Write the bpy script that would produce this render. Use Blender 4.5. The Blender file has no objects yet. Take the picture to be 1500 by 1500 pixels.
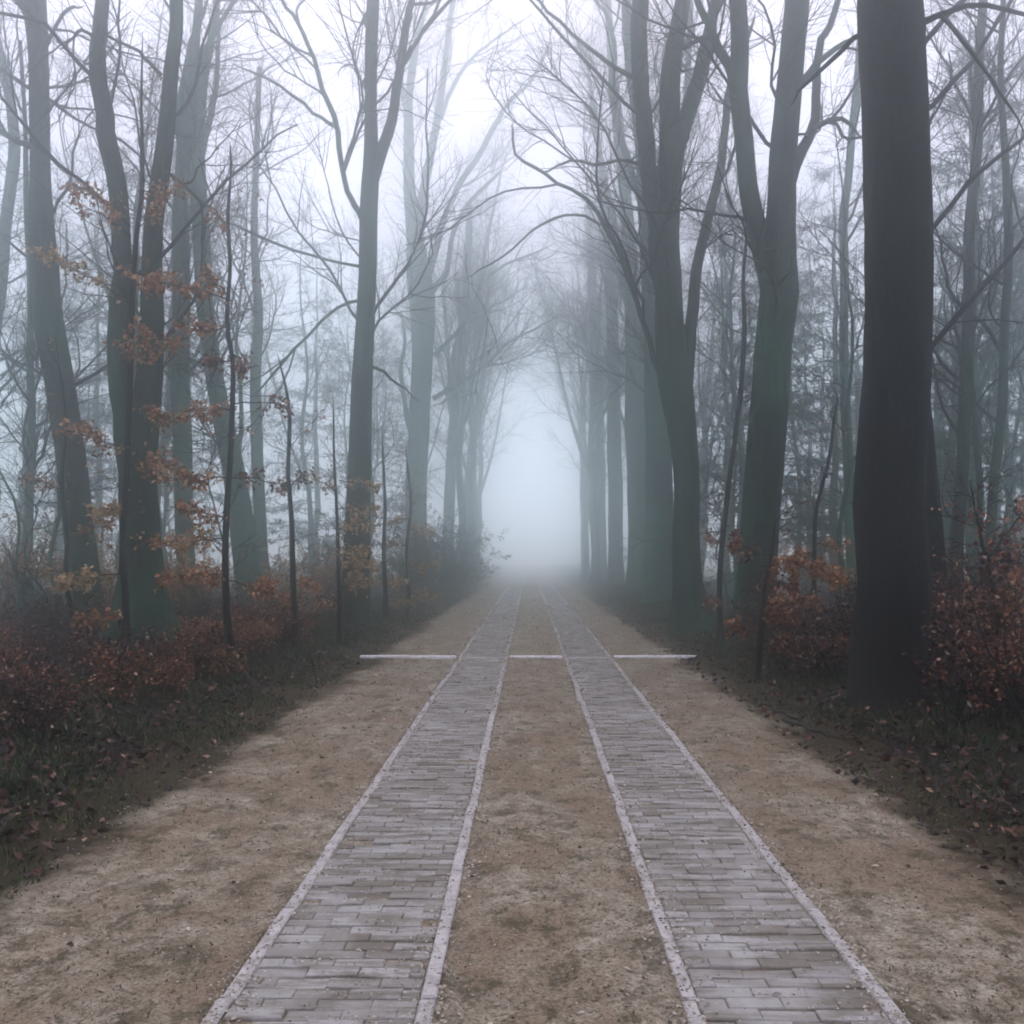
import bpy, math
import numpy as np

# ------------------------------------------------------------------ camera, world, sun, exposure
scene = bpy.context.scene
C = scene.collection
CAM_Z, F, VX, VY = 1.7, 1500.0, 775.0, 815.0      # eye height; focal length and vanishing point on the 1500 px photo
cam_d = bpy.data.cameras.new('camera')
cam_d.lens = 36.0; cam_d.sensor_width = 36.0
cam_d.shift_x = -(VX - 750) / 1500.0
cam_d.shift_y = (VY - 750) / 1500.0
cam_d.clip_start = 0.05; cam_d.clip_end = 1000
cam = bpy.data.objects.new('camera', cam_d); C.objects.link(cam)
cam.location = (0, 0, CAM_Z); cam.rotation_euler = (math.pi / 2, 0, 0)
scene.camera = cam

SUN_EL, SUN_AZ = math.radians(57), math.radians(0)
w = bpy.data.worlds.new('World'); scene.world = w; w.use_nodes = True
nt = w.node_tree; nt.nodes.clear()
sky = nt.nodes.new('ShaderNodeTexSky'); sky.sky_type = 'NISHITA'; sky.sun_disc = False
sky.sun_elevation = SUN_EL; sky.sun_rotation = SUN_AZ
sky.air_density = 1.0; sky.dust_density = 4.0; sky.ozone_density = 1.0
cl = nt.nodes.new('ShaderNodeRGB'); cl.outputs[0].default_value = (8.4, 7.3, 9.3, 1)      # even overcast veil
mx = nt.nodes.new('ShaderNodeMixRGB'); mx.inputs[0].default_value = 0.8
bg = nt.nodes.new('ShaderNodeBackground'); bg.inputs[1].default_value = 0.14
wo = nt.nodes.new('ShaderNodeOutputWorld')
nt.links.new(sky.outputs[0], mx.inputs[1]); nt.links.new(cl.outputs[0], mx.inputs[2])
nt.links.new(mx.outputs[0], bg.inputs[0]); nt.links.new(bg.outputs[0], wo.inputs[0])

sun_d = bpy.data.lights.new('sun', 'SUN'); sun_d.energy = 0.5; sun_d.angle = math.radians(25)
sun_d.color = (1.0, 0.97, 0.93)
sun = bpy.data.objects.new('sun', sun_d); C.objects.link(sun)
sun.rotation_euler = (-(math.pi / 2 - SUN_EL), 0, 0)

scene.view_settings.view_transform = 'Standard'; scene.view_settings.look = 'None'
scene.view_settings.gamma = 1.0; scene.view_settings.use_curve_mapping = False
scene.view_settings.exposure = 0.38
scene.render.engine = 'CYCLES'
cy = scene.cycles
cy.use_denoising = True
cy.max_bounces = 14; cy.diffuse_bounces = 3; cy.glossy_bounces = 2; cy.transmission_bounces = 2
cy.volume_bounces = 12; cy.transparent_max_bounces = 4
cy.use_adaptive_sampling = True; cy.adaptive_threshold = 0.02
cy.filter_width = 1.9

HAZE_DENSITY = 0.0245

RNG = np.random.default_rng(7)

# ------------------------------------------------------------------ materials
def new_mat(name):
    m = bpy.data.materials.new(name); m.use_nodes = True
    t = m.node_tree; t.nodes.clear()
    out = t.nodes.new('ShaderNodeOutputMaterial'); b = t.nodes.new('ShaderNodeBsdfPrincipled')
    b.inputs['Roughness'].default_value = 0.85
    b.inputs['Specular IOR Level'].default_value = 0.25
    t.links.new(b.outputs[0], out.inputs[0])
    return m, t, b
def N(t, kind, **kw):
    n = t.nodes.new(kind)
    for k, v in kw.items(): setattr(n, k, v)
    return n
def world_pos(t, scale):
    g = N(t, 'ShaderNodeNewGeometry'); m = N(t, 'ShaderNodeMapping')
    m.inputs['Scale'].default_value = scale
    t.links.new(g.outputs['Position'], m.inputs['Vector'])
    return m.outputs[0]
def noise(t, vec, scale, detail=6, rough=0.6):
    n = N(t, 'ShaderNodeTexNoise'); n.inputs['Scale'].default_value = scale
    n.inputs['Detail'].default_value = detail; n.inputs['Roughness'].default_value = rough
    t.links.new(vec, n.inputs['Vector']); return n.outputs['Fac']
def ramp(t, fac, stops, interp='LINEAR'):
    r = N(t, 'ShaderNodeValToRGB'); r.color_ramp.interpolation = interp
    e = r.color_ramp.elements
    while len(e) < len(stops): e.new(0.5)
    for q, (p, c) in zip(e, stops):
        q.position = p; q.color = (c[0], c[1], c[2], 1) if not isinstance(c, (int, float)) else (c, c, c, 1)
    t.links.new(fac, r.inputs[0]); return r.outputs[0]
def mix(t, fac, a, b, blend='MIX'):
    m = N(t, 'ShaderNodeMixRGB', blend_type=blend)
    for i, v in ((0, fac), (1, a), (2, b)):
        if isinstance(v, (int, float)): m.inputs[i].default_value = v if i == 0 else (v, v, v, 1)
        elif isinstance(v, tuple): m.inputs[i].default_value = (*v, 1)
        else: t.links.new(v, m.inputs[i])
    return m.outputs[0]
def bump(t, b, h, strength, dist):
    n = N(t, 'ShaderNodeBump'); n.inputs['Strength'].default_value = strength; n.inputs['Distance'].default_value = dist
    t.links.new(h, n.inputs['Height']); t.links.new(n.outputs[0], b.inputs['Normal'])

def bark_mat(name, dark, mid, moss, moss_amount):
    m, t, b = new_mat(name)
    v = world_pos(t, (9, 9, 1.9)); n1 = noise(t, v, 1.6, 10, 0.75)
    v2 = world_pos(t, (1, 1, 0.35)); n2 = noise(t, v2, 1.3, 5, 0.6)
    c = ramp(t, n1, [(0.38, dark), (0.62, mid)])
    f = ramp(t, n2, [(0.62 - 0.4 * moss_amount, 0.0), (0.78 - 0.25 * moss_amount, 0.9)])
    c2 = mix(t, f, c, moss)
    t.links.new(c2, b.inputs['Base Color'])
    bump(t, b, n1, 1.0, 0.05)
    b.inputs['Roughness'].default_value = 0.9
    return m
M = {}
M['bark_dark'] = bark_mat('dark_bark', (0.004, 0.0037, 0.004), (0.013, 0.011, 0.0115), (0.010, 0.014, 0.009), 0.25)
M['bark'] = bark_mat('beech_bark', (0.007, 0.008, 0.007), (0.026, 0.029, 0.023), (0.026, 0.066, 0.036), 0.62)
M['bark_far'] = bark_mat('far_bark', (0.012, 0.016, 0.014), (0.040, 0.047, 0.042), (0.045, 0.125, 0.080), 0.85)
M['twig'] = bark_mat('twig_bark', (0.014, 0.013, 0.014), (0.034, 0.032, 0.032), (0.024, 0.030, 0.022), 0.4)

def leaf_mat(name, stops, trans=0.35):
    m, t, b = new_mat(name)
    g = N(t, 'ShaderNodeNewGeometry')
    c = ramp(t, g.outputs['Random Per Island'], stops)
    t.links.new(c, b.inputs['Base Color']); b.inputs['Roughness'].default_value = 0.65
    tr = N(t, 'ShaderNodeBsdfTranslucent'); t.links.new(c, tr.inputs[0])
    ms = N(t, 'ShaderNodeMixShader'); ms.inputs[0].default_value = trans
    out = [n for n in t.nodes if n.type == 'OUTPUT_MATERIAL'][0]
    t.links.new(b.outputs[0], ms.inputs[1]); t.links.new(tr.outputs[0], ms.inputs[2]); t.links.new(ms.outputs[0], out.inputs[0])
    return m
M['leaf_orange'] = leaf_mat('orange_brown_leaf', [(0, (0.11, 0.046, 0.022)), (0.35, (0.26, 0.115, 0.048)), (0.75, (0.40, 0.20, 0.090)), (1, (0.55, 0.37, 0.21))])
M['leaf_red'] = leaf_mat('russet_leaf', [(0, (0.04, 0.013, 0.010)), (0.45, (0.125, 0.050, 0.028)), (0.8, (0.25, 0.105, 0.052)), (0.93, (0.40, 0.18, 0.09)), (1, (0.60, 0.42, 0.30))])
M['leaf_tan'] = leaf_mat('tan_leaf', [(0, (0.18, 0.105, 0.042)), (0.5, (0.38, 0.25, 0.11)), (1, (0.56, 0.42, 0.23))])
M['leaf_dark'] = leaf_mat('dark_brown_leaf', [(0, (0.010, 0.007, 0.008)), (0.62, (0.036, 0.017, 0.016)), (0.86, (0.13, 0.050, 0.036)), (0.96, (0.30, 0.17, 0.12)), (1, (0.55, 0.42, 0.34))])
M['leaf_green'] = leaf_mat('evergreen_leaf', [(0, (0.018, 0.040, 0.026)), (0.6, (0.034, 0.070, 0.044)), (1, (0.07, 0.12, 0.07))])
M['needle'] = leaf_mat('conifer_needles', [(0, (0.014, 0.034, 0.026)), (0.6, (0.026, 0.056, 0.042)), (1, (0.045, 0.085, 0.06))], 0.2)
M['grass'] = leaf_mat('verge_grass', [(0, (0.010, 0.017, 0.009)), (0.5, (0.028, 0.050, 0.020)), (0.85, (0.060, 0.090, 0.034)), (1, (0.15, 0.15, 0.07))])
M['dry_grass'] = leaf_mat('dry_lane_grass', [(0, (0.035, 0.035, 0.018)), (0.6, (0.10, 0.085, 0.045)), (1, (0.24, 0.20, 0.13))])
M['litter'] = leaf_mat('leaf_litter', [(0, (0.012, 0.009, 0.010)), (0.7, (0.040, 0.020, 0.017)), (0.92, (0.10, 0.042, 0.028)), (1, (0.30, 0.18, 0.12))], 0.1)
M['crumb'] = leaf_mat('lane_debris', [(0, (0.04, 0.032, 0.022)), (0.35, (0.12, 0.088, 0.056)), (0.7, (0.27, 0.21, 0.15)), (1, (0.46, 0.40, 0.33))], 0.05)

M['drift'] = leaf_mat('drifted_sand', [(0, (0.10, 0.080, 0.055)), (0.25, (0.24, 0.195, 0.145)), (0.6, (0.36, 0.31, 0.25)), (1, (0.50, 0.45, 0.39))], 0.0)
# forest floor
m, t, b = new_mat('forest_floor'); M['floor'] = m
v = world_pos(t, (1, 1, 1)); n1 = noise(t, v, 2.3, 8, 0.7); n2 = noise(t, v, 0.35, 4, 0.6)
c = ramp(t, n1, [(0.35, (0.010, 0.009, 0.010)), (0.6, (0.024, 0.018, 0.016)), (0.75, (0.045, 0.028, 0.020))])
c = mix(t, ramp(t, n2, [(0.45, 0.0), (0.65, 0.6)]), c, (0.018, 0.026, 0.012))
t.links.new(c, b.inputs['Base Color']); bump(t, b, n1, 0.8, 0.06); b.inputs['Roughness'].default_value = 1.0
b.inputs['Specular IOR Level'].default_value = 0.05

# sandy lane
m, t, b = new_mat('sandy_soil'); M['lane'] = m
v = world_pos(t, (1, 1, 1)); vs = world_pos(t, (1.0, 0.55, 1.0))
fine = noise(t, v, 38, 6, 0.75); midn = noise(t, v, 7.5, 8, 0.72); big = noise(t, vs, 1.5, 6, 0.62)
grit = noise(t, v, 120, 3, 0.8)
c = ramp(t, midn, [(0.34, (0.130, 0.106, 0.068)), (0.50, (0.305, 0.264, 0.190)), (0.64, (0.445, 0.402, 0.310))])
c = mix(t, ramp(t, big, [(0.44, 0.0), (0.56, 0.9)]), c, (0.235, 0.176, 0.118))
dk = ramp(t, fine, [(0.38, 1.0), (0.47, 0.0)])
c = mix(t, dk, c, (0.075, 0.058, 0.040))
c = mix(t, ramp(t, grit, [(0.35, 0.55), (0.5, 0.0)]), c, (0.08, 0.062, 0.045))
mossy = ramp(t, noise(t, world_pos(t, (1.1, 0.8, 1)), 4.2, 10, 0.82), [(0.51, 0.0), (0.58, 0.85)])
c = mix(t, mossy, c, (0.070, 0.062, 0.036))
pale = ramp(t, noise(t, vs, 5.2, 10, 0.8), [(0.54, 0.0), (0.74, 0.45)])
c = mix(t, pale, c, (0.48, 0.42, 0.33))
spk = noise(t, v, 62, 8, 0.85)
c = mix(t, ramp(t, spk, [(0.40, 0.75), (0.50, 0.0)]), c, (0.060, 0.047, 0.033))
c = mix(t, ramp(t, spk, [(0.56, 0.0), (0.66, 0.6)]), c, (0.55, 0.48, 0.41))
gx = N(t, 'ShaderNodeNewGeometry'); sx = N(t, 'ShaderNodeSeparateXYZ'); t.links.new(gx.outputs['Position'], sx.inputs[0])
ab = N(t, 'ShaderNodeMath', operation='ABSOLUTE'); t.links.new(sx.outputs[0], ab.inputs[0])
ad = N(t, 'ShaderNodeMath', operation='MULTIPLY_ADD'); t.links.new(big, ad.inputs[0]); ad.inputs[1].default_value = 1.3; t.links.new(ab.outputs[0], ad.inputs[2])
ad2 = N(t, 'ShaderNodeMath', operation='MULTIPLY_ADD'); t.links.new(midn, ad2.inputs[0]); ad2.inputs[1].default_value = 0.9; t.links.new(ad.outputs[0], ad2.inputs[2])
edge = N(t, 'ShaderNodeMapRange'); edge.inputs[1].default_value = 3.72; edge.inputs[2].default_value = 4.02
ad3 = N(t, 'ShaderNodeMath', operation='MULTIPLY_ADD'); t.links.new(spk, ad3.inputs[0]); ad3.inputs[1].default_value = 0.6; t.links.new(ad2.outputs[0], ad3.inputs[2])
t.links.new(ad3.outputs[0], edge.inputs[0])
c = mix(t, edge.outputs[0], c, mix(t, spk, (0.018, 0.015, 0.011), (0.060, 0.050, 0.028)))          # soil and moss that creep in from the verges
t.links.new(c, b.inputs['Base Color']); b.inputs['Roughness'].default_value = 1.0; b.inputs['Specular IOR Level'].default_value = 0.05
bm_ = mix(t, 0.5, midn, fine); bump(t, b, bm_, 0.9, 0.03)

m, t, b = new_mat('bounce_field_grass'); M['bounce_field'] = m
n1 = noise(t, world_pos(t, (1, 1, 1)), 1.2, 8, 0.7)
t.links.new(ramp(t, n1, [(0.3, (0.16, 0.15, 0.10)), (0.7, (0.27, 0.24, 0.17))]), b.inputs['Base Color'])
# paving brick
m, t, b = new_mat('grey_paving_brick'); M['brick'] = m
oi = N(t, 'ShaderNodeObjectInfo'); gi = N(t, 'ShaderNodeNewGeometry')
rs = N(t, 'ShaderNodeMath', operation='ADD'); t.links.new(oi.outputs['Random'], rs.inputs[0]); t.links.new(gi.outputs['Random Per Island'], rs.inputs[1])
fr = N(t, 'ShaderNodeMath', operation='FRACT'); t.links.new(rs.outputs[0], fr.inputs[0])
c = ramp(t, fr.outputs[0], [(0.0, (0.13, 0.108, 0.082)), (0.14, (0.205, 0.190, 0.168)), (0.55, (0.258, 0.247, 0.226)), (1.0, (0.315, 0.304, 0.285))])
st = noise(t, world_pos(t, (2.0, 11, 1)), 1.0, 8, 0.72)
sp = noise(t, world_pos(t, (1, 1, 1)), 45, 5, 0.75)
c = mix(t, ramp(t, st, [(0.47, 0.0), (0.55, 0.85)]), c, (0.115, 0.100, 0.072))     # dirt lying in streaks across the rows
c = mix(t, ramp(t, sp, [(0.36, 0.6), (0.5, 0.0)]), c, (0.12, 0.11, 0.10))
dust = noise(t, world_pos(t, (1, 0.5, 1)), 1.6, 6, 0.65)
c = mix(t, ramp(t, dust, [(0.5, 0.0), (0.7, 0.6)]), c, (0.37, 0.36, 0.34))
t.links.new(c, b.inputs['Base Color']); b.inputs['Roughness'].default_value = 0.8; bump(t, b, sp, 0.5, 0.006)

def concrete(name, a, bb, scale):
    m, t, b = new_mat(name)
    v = world_pos(t, (1, 1, 1)); n1 = noise(t, v, scale, 8, 0.7); n2 = noise(t, v, 60, 4, 0.7)
    c = ramp(t, n1, [(0.3, a), (0.62, bb)])
    c = mix(t, ramp(t, n2, [(0.34, 0.55), (0.47, 0.0)]), c, (0.16, 0.145, 0.13))
    t.links.new(c, b.inputs['Base Color']); bump(t, b, n2, 0.4, 0.006); b.inputs['Roughness'].default_value = 0.8
    return m
M['edging'] = concrete('pale_concrete', (0.24, 0.225, 0.205), (0.43, 0.41, 0.395), 7)
M['kerb'] = concrete('whitewashed_concrete', (0.50, 0.49, 0.47), (0.84, 0.84, 0.84), 14)

# ------------------------------------------------------------------ mesh helpers
def mesh_from(name, V, Fs, mat, smooth=True):
    """V (n,3); Fs a list of (m,k) index arrays with k = 3 or 4"""
    me = bpy.data.meshes.new(name)
    Fs = [f for f in Fs if len(f)]
    nl = sum(f.size for f in Fs); nf = sum(len(f) for f in Fs)
    me.vertices.add(len(V)); me.vertices.foreach_set('co', np.asarray(V, np.float32).ravel())
    me.loops.add(nl); me.polygons.add(nf)
    me.loops.foreach_set('vertex_index', np.concatenate([f.ravel() for f in Fs]).astype(np.int32))
    tot = np.concatenate([np.full(len(f), f.shape[1], np.int32) for f in Fs])
    me.polygons.foreach_set('loop_start', np.concatenate([[0], np.cumsum(tot)[:-1]]).astype(np.int32))
    me.polygons.foreach_set('loop_total', tot)
    me.polygons.foreach_set('use_smooth', np.full(nf, smooth))
    me.update(calc_edges=True); me.validate()
    me.materials.append(mat)
    return me
def link(name, me, parent=None, loc=(0, 0, 0)):
    o = bpy.data.objects.new(name, me); C.objects.link(o); o.location = loc
    if parent: o.parent = parent
    return o
def empty(name, loc, label, cat, group=None):
    o = bpy.data.objects.new(name, None); C.objects.link(o); o.location = loc
    o.empty_display_size = 0.3
    tag(o, label, cat, group); return o
def tag(o, label=None, cat=None, group=None, kind=None):
    if label: o['label'] = label
    if cat: o['category'] = cat
    if group: o['group'] = group
    if kind: o['kind'] = kind
    return o
class MB:
    def __init__(s): s.V = []; s.F = {3: [], 4: []}; s.n = 0
    def add(s, V, Fq):
        s.V.append(np.asarray(V, float).reshape(-1, 3))
        for f in (Fq if isinstance(Fq, list) else [Fq]):
            if len(f): s.F[f.shape[1]].append(f + s.n)
        s.n += len(s.V[-1])
    def mesh(s, name, mat, origin=(0, 0, 0), smooth=True):
        V = np.concatenate(s.V) - np.asarray(origin)
        Fs = [np.concatenate(s.F[k]) for k in (3, 4) if s.F[k]]
        return mesh_from(name, V, Fs, mat, smooth)
def unit(v): return v / np.maximum(np.linalg.norm(v, axis=-1, keepdims=True), 1e-9)
def tubes(P, R, sides=3):
    """P (N,k,3), R (N,k): all the tubes as one vertex and quad array, tapering to closed tips by radius"""
    n, k, _ = P.shape
    T = np.empty_like(P); T[:, 1:-1] = P[:, 2:] - P[:, :-2]; T[:, 0] = P[:, 1] - P[:, 0]; T[:, -1] = P[:, -1] - P[:, -2]
    T = unit(T)
    ref = np.where(np.abs(T[..., 2:3]) > 0.9, np.array([1., 0, 0]), np.array([0, 0, 1.]))
    A = unit(np.cross(T, ref)); B = np.cross(T, A)
    a = np.arange(sides) * 2 * math.pi / sides
    V = P[:, :, None] + R[:, :, None, None] * (np.cos(a)[:, None] * A[:, :, None] + np.sin(a)[:, None] * B[:, :, None])
    i = np.arange(n)[:, None, None] * k * sides + np.arange(k - 1)[None, :, None] * sides
    j = np.arange(sides)[None, None]; j2 = (j + 1) % sides
    Q = np.stack([i + j, i + j2, i + sides + j2, i + sides + j], -1).reshape(-1, 4)
    return V.reshape(-1, 3), Q
def stem_tube(P, R, sides=18, flare=0.0, seed=0, rough=0.05, fluted=5):
    """one detailed trunk: fluted, uneven section, root flare at the foot"""
    rg = np.random.default_rng(seed)
    k = len(P); T = np.gradient(P, axis=0); T = unit(T)
    A = unit(np.cross(T, np.array([0.0, 1.0, 0.0]))); B = np.cross(T, A)
    a = np.arange(sides) * 2 * math.pi / sides
    s = np.concatenate([[0], np.cumsum(np.linalg.norm(np.diff(P, axis=0), axis=1))])
    ph = rg.uniform(0, 6.28, 6)
    r = R[:, None] * (1 + rough * np.sin(2 * a[None] + ph[0] + s[:, None] * 0.55) + rough * 0.8 * np.sin(3 * a[None] + ph[1] - s[:, None] * 0.8)
                      + rough * 0.5 * np.sin(5 * a[None] + ph[2] + s[:, None] * 1.9) + rough * 0.5 * rg.normal(0, 0.5, (k, sides)))
    if flare:
        e = np.exp(-s / 0.45)[:, None] + 0.35 * np.exp(-s / 1.3)[:, None]
        r = r * (1 + flare * e * (0.75 + 0.45 * np.cos(fluted * a[None] + ph[3]) + 0.2 * np.cos(2 * a[None] + ph[4])))
    V = P[:, None] + r[..., None] * (np.cos(a)[None, :, None] * A[:, None] + np.sin(a)[None, :, None] * B[:, None])
    i = np.arange(k - 1)[:, None] * sides; j = np.arange(sides)[None]; j2 = (j + 1) % sides
    Q = np.stack([i + j2, i + j, i + sides + j, i + sides + j2], -1).reshape(-1, 4)
    return V.reshape(-1, 3), Q
def leaves(P, D, L, W, rg, droop=0.0):
    """leaf-sized folded diamonds (4 verts, 2 tris) at P along D"""
    n = len(P); D = unit(D + np.array([0, 0, -droop]))
    S = unit(np.cross(D, rg.normal(0, 1, (n, 3)) + np.array([0, 0, 1.2])))
    Nn = np.cross(S, D)
    L = L[:, None]; W = W[:, None]
    V = np.stack([P, P + D * L * 0.45 + S * W * 0.5 + Nn * W * 0.18, P + D * L, P + D * L * 0.45 - S * W * 0.5 + Nn * W * 0.18], 1)
    i = np.arange(n)[:, None] * 4
    return V.reshape(-1, 3), np.concatenate([i + np.array([[0, 1, 2]]), i + np.array([[0, 2, 3]])])
def blades(P, H, W, rg, lean=0.35):
    n = len(P); az = rg.uniform(0, 6.283, n); s = np.stack([np.cos(az), np.sin(az), 0 * az], 1)
    tip = P + np.stack([rg.normal(0, lean, n) * H, rg.normal(0, lean, n) * H, H], 1)
    V = np.stack([P - s * W[:, None], P + s * W[:, None], tip], 1)
    return V.reshape(-1, 3), np.arange(n * 3).reshape(-1, 3)
def catmull(P, step):
    """resample a polyline (n,d) smoothly; the distance is measured on the first three columns"""
    P = np.asarray(P, float); Q = np.concatenate([[2 * P[0] - P[1]], P, [2 * P[-1] - P[-2]]])
    out = []
    for i in range(1, len(Q) - 2):
        m = max(2, int(np.linalg.norm(Q[i + 1, :3] - Q[i, :3]) / step))
        u = np.linspace(0, 1, m, endpoint=False)[:, None]
        p0, p1, p2, p3 = Q[i - 1:i + 3]
        out.append(0.5 * (2 * p1 + (p2 - p0) * u + (2 * p0 - 5 * p1 + 4 * p2 - p3) * u ** 2 + (3 * p1 - p0 - 3 * p2 + p3) * u ** 3))
    out.append(P[-1:]); return np.concatenate(out)
def resample(P, R, k):
    s = np.concatenate([[0], np.cumsum(np.linalg.norm(np.diff(P, axis=0), axis=1))]); u = np.linspace(0, s[-1], k)
    return np.stack([np.interp(u, s, P[:, i]) for i in range(3)], 1), np.interp(u, s, R)
def grow(P, R, n, tr, L, ang, k, rg, up=0.05, wander=0.12, r_of_l=0.012, zmin=None, flat=0.0, rmin=0.0035, tip=0.3):
    if n < 1: return np.zeros((0, k, 3)), np.zeros((0, k))
    Nn, K, _ = P.shape
    seg = np.linalg.norm(np.diff(P, axis=1), axis=2).sum(1); pr = seg / seg.sum()
    m = n * 6 if zmin is not None else n
    pi = rg.choice(Nn, m, p=pr); tt = rg.uniform(tr[0], tr[1], m) * (K - 1)
    i0 = np.minimum(tt.astype(int), K - 2); f = (tt - i0)[:, None]
    pos = P[pi, i0] * (1 - f) + P[pi, i0 + 1] * f
    if zmin is not None:
        keep = np.nonzero(pos[:, 2] > zmin)[0][:n]; pi, i0, f, pos, tt = pi[keep], i0[keep], f[keep], pos[keep], tt[keep]
    n = len(pos)
    tan = unit(P[pi, i0 + 1] - P[pi, i0]); rad = R[pi, i0] * (1 - f[:, 0]) + R[pi, i0 + 1] * f[:, 0]
    v = rg.normal(0, 1, (n, 3)); v[:, 2] *= (1 - flat); v = unit(v - (v * tan).sum(1, keepdims=True) * tan)
    a = rg.uniform(ang[0], ang[1], n)[:, None]
    d = unit(np.cos(a) * tan + np.sin(a) * v)
    Ls = rg.uniform(L[0], L[1], n) * (1 - 0.45 * tt / (K - 1))
    r0 = np.minimum(Ls * r_of_l, rad * 0.75); r0 = np.maximum(r0, rmin)
    st = (Ls / (k - 1))[:, None]; pts = [pos]
    for j in range(k - 1):
        pts.append(pts[-1] + d * st)
        d = unit(d + rg.normal(0, wander, (n, 3)) + np.array([0, 0, up]))
    taper = np.linspace(1, tip, k)[None]
    return np.stack(pts, 1), np.maximum(r0[:, None] * taper, rmin * 0.7)

# ------------------------------------------------------------------ terrain
def ground_z(x, y):
    x = np.asarray(x, float); y = np.asarray(y, float)
    ax = np.where(x < 0, -x - 2.85, x - 2.65)
    rise = 0.30 * np.clip(ax / 1.6, 0, 1) ** 0.8
    lump = (0.05 * np.sin(x * 1.7 + y * 0.9) + 0.04 * np.sin(x * 0.8 - y * 1.35 + 1) + 0.03 * np.sin(2.6 * x + 1.9 * y + 2)) * np.clip(ax / 1.2, 0, 1)
    return rise + lump
LX0, LX1 = -3.35, 3.15
def grid(xs, ys, zf):
    X, Y = np.meshgrid(xs, ys); V = np.stack([X, Y, zf(X, Y)], -1).reshape(-1, 3)
    nx, ny = len(xs), len(ys); i = (np.arange(ny - 1)[:, None] * nx + np.arange(nx - 1)[None])
    return V, np.stack([i, i + 1, i + nx + 1, i + nx], -1).reshape(-1, 4)
gx_ = np.unique(np.concatenate([np.linspace(-130, -20, 24), np.linspace(-20, 20, 161), np.linspace(20, 130, 24)]))
gy_ = np.unique(np.concatenate([np.linspace(-25, 0, 12), np.linspace(0, 30, 121), np.linspace(30, 170, 90)]))
def gz(x, y):
    z = ground_z(x, y)
    return np.where((x > LX0 + 0.3) & (x < LX1 - 0.3), -0.12, z)
V, Q = grid(gx_, gy_, gz)
tag(link('ground', mesh_from('ground', V, [Q], M['floor'])), 'dark mossy forest floor spreading under the trees on both sides', kind='structure')

TL, TR = (-1.15, -0.385), (0.61, 1.35)        # wheel track borders (edging centre lines)
EW = 0.062
chx = []
for a_, b_ in (TL, TR): chx += [a_ - EW / 2 - 0.004, a_ - EW / 2, b_ + EW / 2, b_ + EW / 2 + 0.004]
lx = np.unique(np.concatenate([np.linspace(LX0, LX1, 90), chx]))
ly = np.unique(np.concatenate([np.linspace(-4, 12, 220), np.linspace(12, 40, 160), np.linspace(40, 140, 110)]))
def lz(x, y):
    n = 0.012 * np.sin(3.1 * x + 1.3 * y) + 0.010 * np.sin(5.7 * x - 3.7 * y + 1) + 0.008 * np.sin(9.1 * x + 8.3 * y + 2) + 0.006 * np.sin(17 * x - 13 * y)
    z = 0.016 + 0.55 * n
    for a_, b_ in (TL, TR):
        z = np.where((x > a_ - EW / 2 - 1e-4) & (x < b_ + EW / 2 + 1e-4), 0.004, z)
    e = np.maximum(np.clip((x - LX1 + 0.5) / 0.5, 0, 1), np.clip((LX0 + 0.5 - x) / 0.5, 0, 1))
    return z + e * e * 0.02 - np.clip(e - 0.75, 0, 1) * 0.5 + 0.9 * np.clip(ground_z(x, y), 0, 0.09) * (e > 0)
gf_x = np.linspace(-125, 125, 40); gf_y = np.linspace(70, 168, 30)  # pale ground past the wood, unseen, added so its bounce brightens the fog
V, Q = grid(gf_x, gf_y, lambda x, y: gz(x, y) * 0 + 0.42 - 0.56 * np.exp(-(x / 6.0) ** 2) + 0.06 * np.sin(x * 0.21 + y * 0.13))
V = V[(V[:, 0] < 1e9)]
tag(link('bounce_field', mesh_from('bounce_field', V, [Q], M['bounce_field'])), 'unseen pale meadow added beyond the wood to brighten the fog', kind='structure')
V, Q = grid(lx, ly, lz)
tag(link('sandy_lane', mesh_from('sandy_lane', V, [Q], M['lane'])), 'sandy brown lane running straight between the trees into the fog', kind='structure')

# ------------------------------------------------------------------ brick wheel tracks
def box_mesh(name, sx, sy, sz, mat, rg, bev=0.0045, j=0.003):
    """a worn block: chamfered top, origin at the middle of the top face"""
    x, y = sx / 2, sy / 2; b_ = bev
    V = np.array([[-x, -y, -sz], [x, -y, -sz], [x, y, -sz], [-x, y, -sz], [-x, -y, -b_], [x, -y, -b_], [x, y, -b_], [-x, y, -b_],
                  [-x + b_, -y + b_, 0], [x - b_, -y + b_, 0], [x - b_, y - b_, 0], [-x + b_, y - b_, 0]], float)
    V[4:] += rg.normal(0, j * 0.4, (8, 3)) * np.array([1, 1, 0.5])
    q = []
    for o in (0, 4):
        for i in range(4): q.append([o + i, o + (i + 1) % 4, o + 4 + (i + 1) % 4, o + 4 + i])
    q.append([8, 9, 10, 11])
    return V, np.array(q)
ROW, YB0 = 0.094, 3.3
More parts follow.
